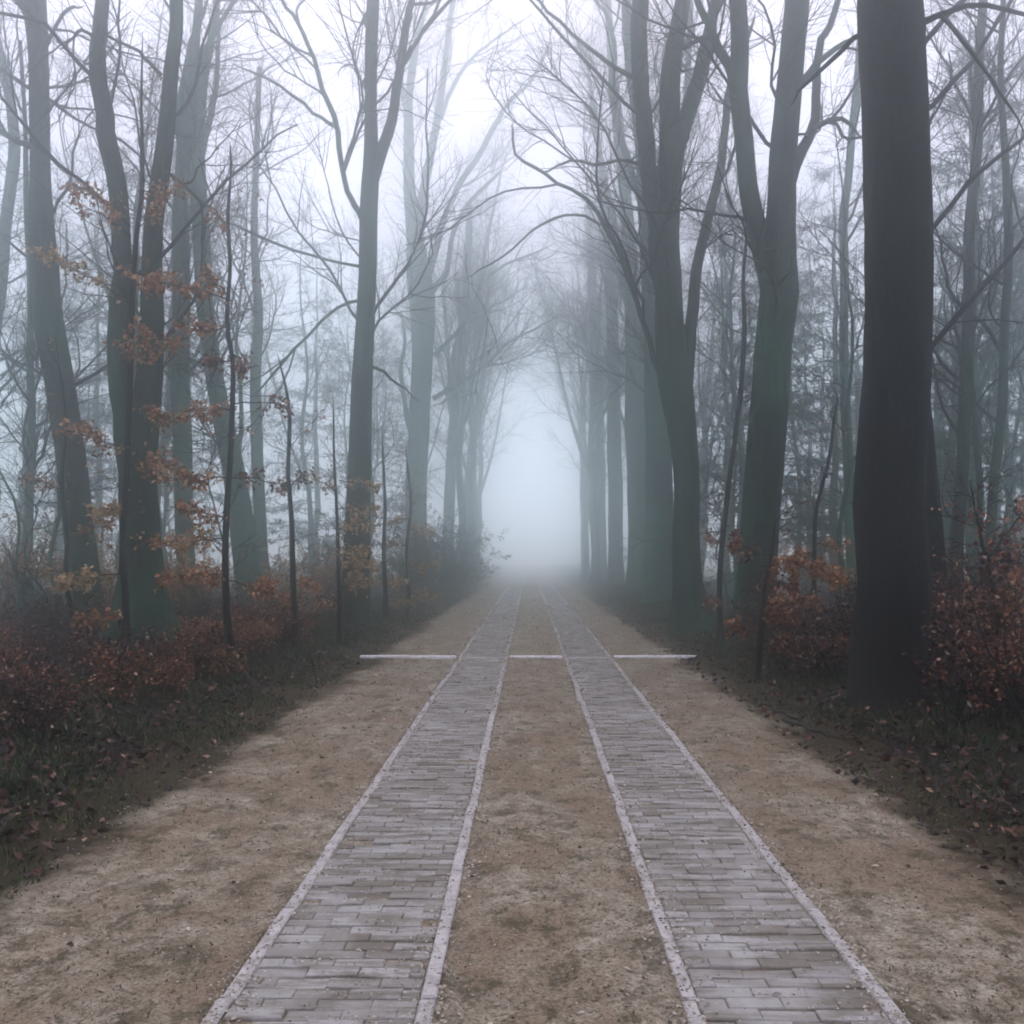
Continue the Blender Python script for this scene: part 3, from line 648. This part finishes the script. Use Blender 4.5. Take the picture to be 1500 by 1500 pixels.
con = [conifer(201, 15, 0.17, 1.2, 120, 3.0, 14000), conifer(202, 12, 0.13, 0.6, 110, 2.6, 12000), conifer(203, 17, 0.19, 3.5, 110, 3.2, 13000), conifer(204, 9, 0.10, 0.4, 90, 2.2, 9000)]
spots = [(6.6, 27, 1, 0.9), (9.6, 31, 0, 1.0), (12.2, 27, 2, 1.0), (11.6, 29, 3, 0.9), (14.5, 30, 0, 0.9), (16.5, 35, 2, 1.1), (8.0, 37, 2, 0.95), (19.5, 38, 0, 1.1), (12.5, 42, 1, 1.2), (7.2, 47, 0, 1.0),
         (22, 44, 2, 1.1), (-13.0, 34, 2, 1.1), (-17.5, 40, 0, 1.1), (-9.5, 44, 0, 1.1), (-22, 46, 2, 1.1), (-7.6, 52, 1, 1.2), (15.6, 26.5, 3, 0.9)]
lbl = {0: 'broad dark green conifer', 1: 'bushy dark green conifer', 2: 'tall conifer bare low down', 3: 'short dense young conifer'}
for x, y, k, s in [(a_ * 1.08, b_ * 1.12, c_, d_) for a_, b_, c_, d_ in spots]:
    sd = 'left' if x < 0 else 'right'
    root = empty('conifer_tree', (x, y, float(ground_z(x, y))), f'{lbl[k]} blurred by mist behind the {sd} trunks', 'tree', f'misty conifers behind the {sd} trunks')
    root.rotation_euler = (0, 0, rg.uniform(0, 6.28)); root.scale = (s, s, s)
    for nm, me in zip(('trunk', 'branches', 'crown'), con[k]): tag(link(nm, me, root), kind='stuff' if nm == 'branches' else None)

# ------------------------------------------------------------------ leafy saplings by the verges
def leafy_sapling(label, Y, stem, sprays, leaf, seed, extra=0, twigs=(30, 110), rs=1.0):
    """stem traced in px; each spray (px0, py0, px1, py1, leaves, leaf material)"""
    rg = np.random.default_rng(seed)
    S = trace(Y, stem, seed); S[:, 3] *= rs; gzv = float(ground_z(S[0, 0], Y))
    base = np.array([S[0, 0], Y, gzv]); foot = S[0].copy(); foot[2] = gzv - 0.1
    S = np.concatenate([foot[None], S]) if S[0, 2] > gzv + 0.05 else S
    S[0, 2] = min(S[0, 2], gzv - 0.1)
    e_ = S[-1].copy(); e_[:3] += (S[-1, :3] - S[-2, :3]) * 0.7; e_[3] = 0.003; S = np.concatenate([S, e_[None]])
    T = catmull(S, 0.15); root = empty('leafy_sapling', base, label, 'sapling')
    mb = MB(); mb.add(*stem_tube(T[:, :3], T[:, 3], 8, 0.2, seed, 0.08)); link('stem', mb.mesh('stem', M['bark_dark'], base), root)
    P0, R0 = resample(T[:, :3], T[:, 3], K_ST)
    tw = MB(); P1, R1 = grow(P0[None], R0[None], twigs[0], (0.15, 1), (0.25, 0.8), (0.9, 1.4), 5, rg, 0.05, 0.15, 0.007, None, 0.3)
    tw.add(*tubes(P1, R1, 3))
    P2, R2 = grow(P1, R1, twigs[1], (0.2, 1), (0.12, 0.4), (0.5, 1.0), 3, rg, 0.03, 0.15, 0.007, None, 0.3, rmin=0.003); tw.add(*tubes(P2, R2, 3))
    lv = {}
    for (ax, ay, bx, by, n, lm) in sprays:
        n = int(n * 2.0)
        A = np.array([(ax - VX) * Y / F, Y, CAM_Z + (VY - ay) * Y / F]); B = np.array([(bx - VX) * Y / F, Y + rg.normal(0, 0.5), CAM_Z + (VY - by) * Y / F])
        mid = (A + B) / 2 + np.array([0, 0, 0.04]); k = 7; u = np.linspace(0, 1, k)[:, None]
        PB = (1 - u) ** 2 * A + 2 * u * (1 - u) * mid + u * u * B + rg.normal(0, 0.012, (k, 3)); ln = np.linalg.norm(B - A)
        RB = np.linspace(0.010, 0.003, k); tw.add(*tubes(PB[None], RB[None], 4))
        P3, R3 = grow(PB[None], RB[None], 9, (0.1, 1), (0.12 * ln + 0.08, 0.35 * ln + 0.12), (0.4, 0.9), 4, rg, -0.03, 0.14, 0.006, None, 0.4); tw.add(*tubes(P3, R3, 3))
        PP = np.concatenate([resample(PB, RB, 4)[0][None], P3, P3])
        i = rg.integers(0, len(PP), n); tt = rg.uniform(0.2, 2.999, n); j = tt.astype(int); f = (tt - j)[:, None]
        pos = PP[i, j] * (1 - f) + PP[i, j + 1] * f + rg.normal(0, 1, (n, 3)) * np.array([0.03, 0.03, 0.045]); dd = unit(PP[i, j + 1] - PP[i, j]) + rg.normal(0, 0.7, (n, 3))
        lv.setdefault(lm, MB()).add(*leaves(pos, dd, rg.uniform(0.055, 0.105, n), rg.uniform(0.035, 0.065, n), rg, 0.3))
    if extra:
        PP = np.concatenate([P1[:, ::2][:, :3], P2]); i = rg.integers(0, len(PP), extra); tt = rg.uniform(0.3, 1.999, extra); j = tt.astype(int); f = (tt - j)[:, None]
        pos = PP[i, j] * (1 - f) + PP[i, j + 1] * f; dd = unit(PP[i, j + 1] - PP[i, j]) + rg.normal(0, 0.6, (extra, 3))
        lv.setdefault(leaf, MB()).add(*leaves(pos, dd, rg.uniform(0.04, 0.07, extra), rg.uniform(0.025, 0.045, extra), rg, 0.3))
    tag(link('twigs', tw.mesh('twigs', M['bark_dark'], base), root), kind='stuff')
    for lm, mbb in lv.items(): tag(link('leaves', mbb.mesh('leaves', M[lm], base), root), kind='stuff')
    return root
O, RD, TN = 'leaf_orange', 'leaf_red', 'leaf_tan'
leafy_sapling('tallest dark sapling carrying red and orange leaf sprays on the left', 13.6,
     [(342, 995, 16), (338, 930, 14), (333, 850, 13), (333, 760, 12), (337, 680, 11), (343, 600, 10), (340, 530, 9), (333, 470, 8), (337, 390, 7), (335, 320, 6), (339, 250, 4), (338, 225, 3)],
     [(338, 440, 210, 415, 110, O), (336, 475, 205, 500, 150, O), (341, 530, 300, 528, 60, RD), (342, 535, 372, 550, 50, RD), (343, 590, 400, 580, 45, RD), (340, 600, 260, 590, 90, O), (336, 700, 250, 700, 120, O),
      (334, 700, 400, 705, 40, RD), (334, 760, 255, 745, 90, O), (333, 790, 270, 800, 90, TN), (336, 850, 400, 870, 160, O), (335, 840, 270, 845, 130, O), (336, 435, 300, 405, 60, O), (330, 330, 300, 300, 20, O)], O, 301, 120, rs=0.8)
leafy_sapling('spindly sapling with tan leaf sprays in front of the twin trunk', 14.6,
     [(186, 960, 13), (185, 880, 11), (184, 800, 9), (186, 700, 8), (190, 600, 8), (190, 480, 8), (192, 420, 7), (198, 350, 7), (203, 280, 7), (205, 210, 6), (206, 150, 4), (212, 95, 3)],
     [(192, 330, 120, 270, 70, O), (190, 345, 130, 310, 60, O), (188, 440, 90, 385, 120, TN), (188, 420, 240, 400, 60, O), (188, 520, 235, 500, 110, O), (188, 600, 260, 610, 110, O), (187, 660, 130, 640, 90, O),
      (187, 680, 225, 680, 140, O), (186, 750, 110, 745, 130, TN), (186, 800, 240, 790, 70, O), (186, 840, 120, 850, 120, TN), (203, 280, 240, 255, 40, O), (200, 340, 245, 290, 60, O), (186, 900, 140, 905, 70, O)], TN, 302, 200)
leafy_sapling('short thin sapling between the tallest sapling and the verge', 16.4,
     [(433, 962, 9), (432, 900, 8), (430, 830, 8), (427, 760, 7), (423, 700, 6), (421, 665, 6), (425, 610, 6), (420, 570, 4), (413, 540, 3)],
     [(428, 705, 400, 715, 36, RD), (428, 705, 448, 702, 30, RD), (430, 850, 465, 855, 90, O), (431, 880, 400, 880, 70, O), (422, 660, 455, 630, 4, O), (455, 630, 470, 600, 2, O)], O, 303, 20, (16, 50))
leafy_sapling('slim dark sapling close in front of the tall forked trunk', 19.0,
     [(497, 943, 8), (497, 880, 7), (495, 800, 6), (493, 740, 5), (490, 680, 4), (489, 620, 3)],
     [(496, 705, 545, 712, 80, TN), (496, 745, 545, 745, 60, TN), (496, 775, 548, 772, 80, TN), (496, 800, 545, 812, 60, TN), (496, 830, 550, 828, 110, TN), (496, 860, 540, 850, 110, TN), (496, 880, 460, 890, 60, O), (493, 720, 470, 705, 40, TN)], TN, 304, 80)
leafy_sapling('slim dark sapling at the left edge above the leaf tangle', 17.0,
     [(118, 950, 8), (100, 860, 7), (95, 780, 6), (90, 700, 5), (96, 620, 4), (90, 540, 3)],
     [(95, 720, 40, 700, 60, O), (95, 780, 150, 770, 60, O), (96, 840, 30, 835, 70, TN), (90, 640, 130, 630, 50, O)], O, 305, 120)
leafy_sapling('thin sapling with pale tan leaves before the evergreen bush', 25.0,
     [(566, 915, 8), (565, 860, 6), (562, 800, 5), (565, 740, 4), (560, 670, 3)],
     [(566, 860, 600, 850, 50, TN), (566, 880, 600, 885, 50, TN), (565, 830, 540, 820, 30, TN)], TN, 306, 60)
leafy_sapling('tan leaved sapling right of the slim dark saplings on the left verge', 26.0,
     [(597, 905, 7), (598, 860, 6), (596, 800, 5), (602, 740, 4), (598, 690, 3)],
     [(598, 800, 560, 800, 90, TN), (598, 830, 640, 830, 110, TN), (598, 850, 556, 855, 110, TN), (598, 870, 640, 872, 110, TN), (598, 775, 632, 780, 80, TN), (598, 760, 570, 765, 60, TN)], TN, 307, 220)
leafy_sapling('dark twisted sapling between the crooked tree and the forked trunk', 19.0,
     [(1056, 945, 10), (1054, 880, 8), (1055, 820, 8), (1064, 740, 8), (1074, 660, 7), (1086, 570, 7), (1090, 480, 6), (1089, 410, 5), (1094, 330, 4), (1088, 260, 3)],
     [(1060, 800, 1040, 790, 40, O), (1058, 880, 1030, 880, 30, O), (1086, 490, 1040, 465, 2, O)], O, 308, 60, (26, 90))
leafy_sapling('pair of dark twigs forming a sapling left of the huge black trunk', 17.5,
     [(1192, 905, 8), (1194, 830, 6), (1193, 760, 6), (1200, 720, 5), (1212, 670, 5), (1220, 630, 4), (1224, 600, 3)],
     [(1194, 800, 1230, 800, 60, O), (1194, 810, 1165, 815, 50, O), (1193, 745, 1178, 700, 6, O), (1212, 660, 1206, 610, 4, O)], O, 309, 50, (22, 80))
leafy_sapling('russet sapling spreading layered sprays before the forked trunk', 13.4,
     [(1110, 985, 9), (1115, 920, 8), (1122, 860, 6), (1130, 810, 4), (1134, 780, 3)],
     [(1112, 815, 1078, 790, 70, RD), (1118, 830, 1170, 826, 130, O), (1150, 828, 1215, 845, 140, O), (1116, 850, 1170, 860, 60, RD), (1114, 905, 1160, 905, 120, RD), (1114, 930, 1080, 920, 50, RD), (1114, 940, 1190, 945, 150, RD), (1140, 945, 1240, 955, 200, RD), (1120, 900, 1240, 870, 120, O)], RD, 310, 120)
leafy_sapling('thin russet sapling at the right edge of the lane side tangle', 9.2,
     [(1470, 1120, 10), (1466, 1000, 8), (1462, 900, 7), (1450, 830, 6), (1436, 790, 4), (1425, 740, 3)],
     [(1450, 815, 1500, 740, 26, RD), (1440, 800, 1400, 830, 30, RD), (1462, 880, 1390, 890, 34, RD), (1464, 920, 1520, 850, 40, O), (1465, 980, 1400, 960, 36, RD), (1466, 1010, 1530, 980, 36, RD), (1438, 780, 1420, 755, 12, RD)], RD, 311, 60)

# ------------------------------------------------------------------ shrubs
def shrub(seed, H, spread, ns, nl, lm, dens=1.0, name='leaves', bare=0.25):
    rg = np.random.default_rng(seed); k = 6
    az = rg.uniform(0, 6.28, ns); d = np.stack([np.cos(az) * rg.uniform(0.1, 0.8, ns), np.sin(az) * rg.uniform(0.1, 0.8, ns), np.ones(ns)], 1) * np.array([spread, spread, 1])
    pts = [np.stack([rg.normal(0, 0.12, ns), rg.normal(0, 0.12, ns), np.full(ns, -0.08)], 1)]; Ls = H * rg.uniform(0.6, 1.1, ns)
    for j in range(k - 1): pts.append(pts[-1] + unit(d) * (Ls / (k - 1))[:, None]); d = d + rg.normal(0, 0.14, d.shape)
    P0 = np.stack(pts, 1); R0 = np.linspace(0.012, 0.004, k)[None] * np.ones((ns, 1))
    P1, R1 = grow(P0, R0, ns * 7, (bare, 1), (0.25 * H, 0.6 * H), (0.7, 1.3), 5, rg, 0.02, 0.12, 0.006, None, 0.5)
    P2, R2 = grow(P1, R1, ns * 22, (0.2, 1), (0.12, 0.35), (0.5, 1.0), 4, rg, 0.0, 0.12, 0.006, None, 0.5, rmin=0.0025)
    mb = MB(); mb.add(*tubes(P0, R0, 5)); mb.add(*tubes(P1, R1, 3)); mb.add(*tubes(P2, R2, 3)); tw = mb.mesh('twigs', M['bark_dark'])
    i = rg.integers(0, len(P2), nl); tt = rg.uniform(0.2, 2.999, nl); j = tt.astype(int); f = (tt - j)[:, None]
    pos = P2[i, j] * (1 - f) + P2[i, j + 1] * f; pos += rg.normal(0, 0.015, pos.shape); dd = unit(P2[i, j + 1] - P2[i, j]) + rg.normal(0, 0.6, (nl, 3))
    mb = MB(); mb.add(*leaves(pos, dd, rg.uniform(0.04, 0.075, nl), rg.uniform(0.024, 0.045, nl), rg, 0.35))
    return tw, mb.mesh('leaves', M[lm]), {'leaf_dark': 'dark brown', 'leaf_red': 'russet', 'leaf_orange': 'orange brown', 'leaf_tan': 'tan', 'leaf_green': 'green'}[lm] + ('' if H < 1 else ' taller')
sh_low = [shrub(401, 0.75, 1.2, 9, 900, 'leaf_dark'), shrub(402, 0.9, 1.2, 10, 1000, 'leaf_dark'), shrub(403, 0.8, 1.3, 9, 900, 'leaf_red'), shrub(404, 0.7, 1.2, 9, 850, 'leaf_orange')]
sh_tall = [shrub(411, 1.5, 0.8, 10, 1100, 'leaf_red'), shrub(412, 1.7, 0.75, 10, 1100, 'leaf_orange'), shrub(413, 1.35, 0.9, 10, 1200, 'leaf_dark'), shrub(414, 1.5, 0.8, 9, 900, 'leaf_tan')]
def put_shrub(k, x, y, s, label, group, name='beech_shrub', cat='shrub'):
    root = empty(name, (x, y, float(ground_z(x, y))), label, cat, group)
    root.rotation_euler = (0, 0, rg.uniform(0, 6.28)); root.scale = (s, s, s * rg.uniform(0.9, 1.1))
    tag(link('twigs', k[0], root), kind='stuff'); tag(link('leaves', k[1], root), kind='stuff')
rg = np.random.default_rng(99)
def scatter(n, xr, yr, ks, sr, label, group, dmin, avoid=()):
    got = []; tries = 0
    while len(got) < n and tries < 6000:
        tries += 1; y = rg.uniform(*yr); x = rg.uniform(*xr(y))
        if any((x - a_) ** 2 + (y - b_) ** 2 < dmin * dmin for a_, b_ in got): continue
        if any((x - a_) ** 2 + (y - b_) ** 2 < r_ * r_ for a_, b_, r_ in avoid): continue
        got.append((x, y)); kk = ks[rg.integers(0, len(ks))]; wd = kk[2]; put_shrub(kk, x, y, rg.uniform(*sr), wd + ' ' + label, wd + ' ' + group)
scatter(56, lambda y: (-0.52 * y - 1.0, -3.85), (8.0, 21), [sh_low[0], sh_low[1], sh_low[0], sh_low[2]], (0.5, 0.9), 'beech shrub in the dark tangle left of the lane', 'beech shrubs left of the lane', 0.6, [(-6.0, 15.6, 1.1), (-5.6, 14.4, 0.8)])
scatter(12, lambda y: (-4.9, -3.9), (12.5, 20), [sh_low[3], sh_low[2], sh_low[2]], (0.6, 0.8), 'small beech shrub along the left grass verge', 'small shrubs along the left verge', 0.5)
scatter(36, lambda y: (3.6, max(4.2, 0.5 * y + 0.8)), (7.2, 19), [sh_low[2], sh_low[0], sh_low[1], sh_low[0], sh_tall[2]], (0.75, 1.1), 'beech shrub in the dark tangle right of the lane', 'beech shrubs right of the lane', 0.7, [(3.69, 10.4, 0.85)])
scatter(8, lambda y: (0.40 * y, 0.5 * y + 0.5), (8.5, 14), [sh_tall[0], sh_tall[0], sh_tall[2]], (0.8, 1.0), 'beech shrub at the far right of the wood', 'shrubs at the far right', 0.7, [(3.69, 10.4, 1.2)])
scatter(22, lambda y: (-0.5 * y - 1, -5.2), (20, 34), [sh_tall[3], sh_tall[3], sh_tall[1]], (0.9, 1.4), 'shrub behind the large trunks in the left wood', 'shrubs deep in the left wood', 1.2)
scatter(14, lambda y: (5.0, 0.5 * y + 1), (18, 32), [sh_tall[3], sh_tall[2], sh_tall[1]], (0.9, 1.3), 'shrub behind the trunks in the right wood', 'shrubs deep in the right wood', 1.2)
ev = shrub(421, 2.3, 0.7, 26, 5200, 'leaf_green', bare=0.05); ev2 = shrub(422, 1.9, 0.7, 26, 5200, 'leaf_green', bare=0.05)
for x, y, s, k, lab in [(-3.5, 45, 1.5, ev, 'dense dark evergreen bush nearest the bright foggy gap on the left'), (-4.5, 38, 1.3, ev2, 'evergreen bush behind the tan leaved sapling on the left'),
                        (-3.3, 52, 1.5, ev2, 'farthest evergreen bush beside the lane, almost lost in the fog'), (-5.9, 31, 1.2, ev, 'shadowy evergreen bush right of the tall forked trunk'), (-4.3, 42, 1.5, ev2, 'tall evergreen bush at the foot of the pale many stemmed tree')]:
    put_shrub(k, x, y, s, lab, None, 'evergreen_bush', 'bush')

# ------------------------------------------------------------------ ground cover
rg = np.random.default_rng(31)
def band(n, y0, y1, xf, pw=1.6):
    y = y0 + (y1 - y0) * rg.random(n) ** pw; a_, b_ = xf(y); return a_ + (b_ - a_) * rg.random(n), y
mb = MB()
for xf, n in (((lambda y: (-4.9 + 0 * y, -2.55 + 0 * y)), 60000), ((lambda y: (2.4 + 0 * y, 4.3 + 0 * y)), 46000)):
    x, y = band(n, 3, 48, xf); cl_ = np.sin(3.1 * x + 1.7 * y) + np.sin(1.3 * x - 2.9 * y + 1) + np.sin(5 * x + 4.1 * y) + rg.normal(0, 0.8, n)
    k = cl_ > -0.4; x, y = x[k], y[k]; e = np.clip((np.abs(x) - 2.45) / 0.6, 0.22, 1)
    mb.add(*blades(np.stack([x, y, np.maximum(ground_z(x, y), 0.01 * (np.abs(x) < 3.1)) - 0.005], 1), rg.uniform(0.04, 0.13, len(x)) * e, rg.uniform(0.003, 0.006, len(x)) * (1 + y / 14), rg))
tag(link('verge_grass', mb.mesh('verge_grass', M['grass'])), 'short dark grass along both verges of the lane', 'grass', kind='stuff')
x, y = band(15000, 3.2, 45, lambda y: (-3.1 + 0 * y, 3.0 + 0 * y)); 
cl_ = np.sin(2.2 * x + 1.1 * y) + np.sin(1.7 * x - 2.3 * y + 1) + np.sin(4.4 * x + 3.1 * y + 2) + 1.4 * np.clip(np.abs(x) - 2.0, 0, 1) * 1.8 + rg.normal(0, 0.6, len(x))
k = (cl_ > 0.9) & ~((x > TL[0] - 0.08) & (x < TL[1] + 0.08)) & ~((x > TR[0] - 0.08) & (x < TR[1] + 0.08)); x, y = x[k], y[k]
mb = MB(); mb.add(*blades(np.stack([x, y, lz(x, y) - 0.004], 1), rg.uniform(0.010, 0.035, len(x)), rg.uniform(0.002, 0.0045, len(x)) * (1 + y / 16), rg, 0.7))
tag(link('lane_grass', mb.mesh('lane_grass', M['dry_grass'])), 'sparse dry grass and moss on the sandy lane', 'grass', kind='stuff')
def flat_leaves(x, y, z, L, lift):
    n = len(x); az = rg.uniform(0, 6.28, n); d = np.stack([np.cos(az), np.sin(az), rg.normal(0, lift, n)], 1)
    return leaves(np.stack([x, y, z], 1), d, L, L * rg.uniform(0.4, 0.75, n), rg)
mb = MB()
for xf, n in (((lambda y: (-0.55 * y - 2, -3.0 + 0 * y)), 26000), ((lambda y: (2.8 + 0 * y, 0.55 * y + 2)), 26000), ((lambda y: (-3.5 + 0 * y, -2.55 + 0 * y)), 2600), ((lambda y: (2.4 + 0 * y, 3.3 + 0 * y)), 2600), ((lambda y: (-2.8 + 0 * y, 2.7 + 0 * y)), 90)):
    x, y = band(n, 3.5, 40, xf, 1.5); mb.add(*flat_leaves(x, y, np.where((x > -2.9) & (x < 2.7), 0.03, ground_z(x, y) + rg.uniform(0.01, 0.05, n)), rg.uniform(0.03, 0.08, n) * (1 + y / 60) * np.where((x > -2.6) & (x < 2.4), 0.55, 1.0), 0.45))
tag(link('leaf_litter', mb.mesh('leaf_litter', M['litter'])), 'fallen brown leaves lying over the forest floor', 'leaf litter', kind='stuff')
x, y = band(42000, 3.2, 40, lambda y: (-3.1 + 0 * y, 2.95 + 0 * y), 1.7)
intr = ((x > TL[0] - 0.06) & (x < TL[1] + 0.06)) | ((x > TR[0] - 0.06) & (x < TR[1] + 0.06))
k = ~intr | (rg.random(len(x)) < 0.12); x, y, intr = x[k], y[k], intr[k]
z = np.where(intr, 0.022, lz(x, y) + 0.003)
mb = MB(); mb.add(*flat_leaves(x, y, z, rg.uniform(0.005, 0.016, len(x)) * np.where(rg.random(len(x)) < 0.03, 2.4, 1.0) * (1 + y / 18), 0.25))
tag(link('lane_debris', mb.mesh('lane_debris', M['crumb'])), 'small leaf scraps and crumbs strewn over the sandy lane', 'debris', kind='stuff')

# sand and scraps that have drifted over the edgings and into the joints
mb = MB()
for ex in TL + TR:
    n = 4200; y = 3.3 + 32 * rg.random(n) ** 1.7; x = ex + rg.normal(0, 0.055, n) + 0.03 * np.sin(y * 3.1 + ex * 9); z = np.where((x > TL[0]) & (x < TL[1]) | (x > TR[0]) & (x < TR[1]), 0.018, 0.024)
    mb.add(*flat_leaves(x, y, np.where(np.abs(x - ex) < EW / 2, 0.023, z), rg.uniform(0.006, 0.020, n) * (1 + y / 18), 0.08))
for a_, b_ in (TL, TR):
    n = 7000; q = rg.integers(0, 240, n); y = 3.4 + q * 0.108 + rg.normal(0, 0.02, n); x = a_ + (b_ - a_) * np.clip((rg.random(240)[q] + rg.normal(0, 0.16, n)), 0, 1)
    mb.add(*flat_leaves(x, y, 0.0175 + 0 * x, rg.uniform(0.006, 0.018, n) * (1 + y / 25), 0.05))
tag(link('drifted_sand', mb.mesh('drifted_sand', M['drift'])), 'sand and scraps drifted over the brick tracks and their edgings', 'sand', kind='stuff')

# fallen twigs on the right bank
for q, (pa, pb) in enumerate((((1150, 1030), (1230, 1062)), ((1120, 1008), (1180, 1040)))):
    Y = 1500 * 1.5 / (pa[1] - 815); A = np.array([(pa[0] - VX) * Y / F, Y, 0]); Y2 = 1500 * 1.5 / (pb[1] - 815); B = np.array([(pb[0] - VX) * Y2 / F, Y2, 0])
    u = np.linspace(0, 1, 7)[:, None]; P = A * (1 - u) + B * u; P[:, :2] += rg.normal(0, 0.02, (7, 2)); P[:, 2] = ground_z(P[:, 0], P[:, 1]) + 0.03
    mb = MB(); mb.add(*tubes(P[None], np.linspace(0.022, 0.010, 7)[None], 6))
    tag(link('fallen_branch', mb.mesh('fallen_branch', M['twig'])), ('longer' if q == 0 else 'shorter') + ' thin fallen branch lying on the dark right bank', 'branch')

# ------------------------------------------------------------------ haze
bpy.context.view_layer.update()
top = 0.0
for o in scene.objects:
    if o.type == 'MESH' and o.name.startswith(('crown', 'limb', 'trunk')):
        top = max(top, max(o.matrix_world.translation.z + c_[2] * o.matrix_world.to_scale().z for c_ in o.bound_box))
top += 1.0
hb = MB(); X0, X1, Y0_, Y1_, Z0, Z1 = -135, 135, -30, 175, -1.2, top
Vh = np.array([[X0, Y0_, Z0], [X1, Y0_, Z0], [X1, Y1_, Z0], [X0, Y1_, Z0], [X0, Y0_, Z1], [X1, Y0_, Z1], [X1, Y1_, Z1], [X0, Y1_, Z1]], float)
hm = bpy.data.materials.new('haze'); hm.use_nodes = True; t = hm.node_tree; t.nodes.clear()
vo = t.nodes.new('ShaderNodeVolumePrincipled'); out = t.nodes.new('ShaderNodeOutputMaterial')
vo.inputs['Color'].default_value = (0.928, 0.996, 0.984, 1); vo.inputs['Density'].default_value = HAZE_DENSITY; vo.inputs['Anisotropy'].default_value = 0.958
t.links.new(vo.outputs[0], out.inputs['Volume'])
me = mesh_from('haze', Vh, [np.array([[3, 2, 1, 0], [4, 5, 6, 7], [0, 1, 5, 4], [1, 2, 6, 5], [2, 3, 7, 6], [3, 0, 4, 7]])], hm, False)
tag(link('haze', me), 'pale fog filling the whole wood', 'fog', kind='stuff')
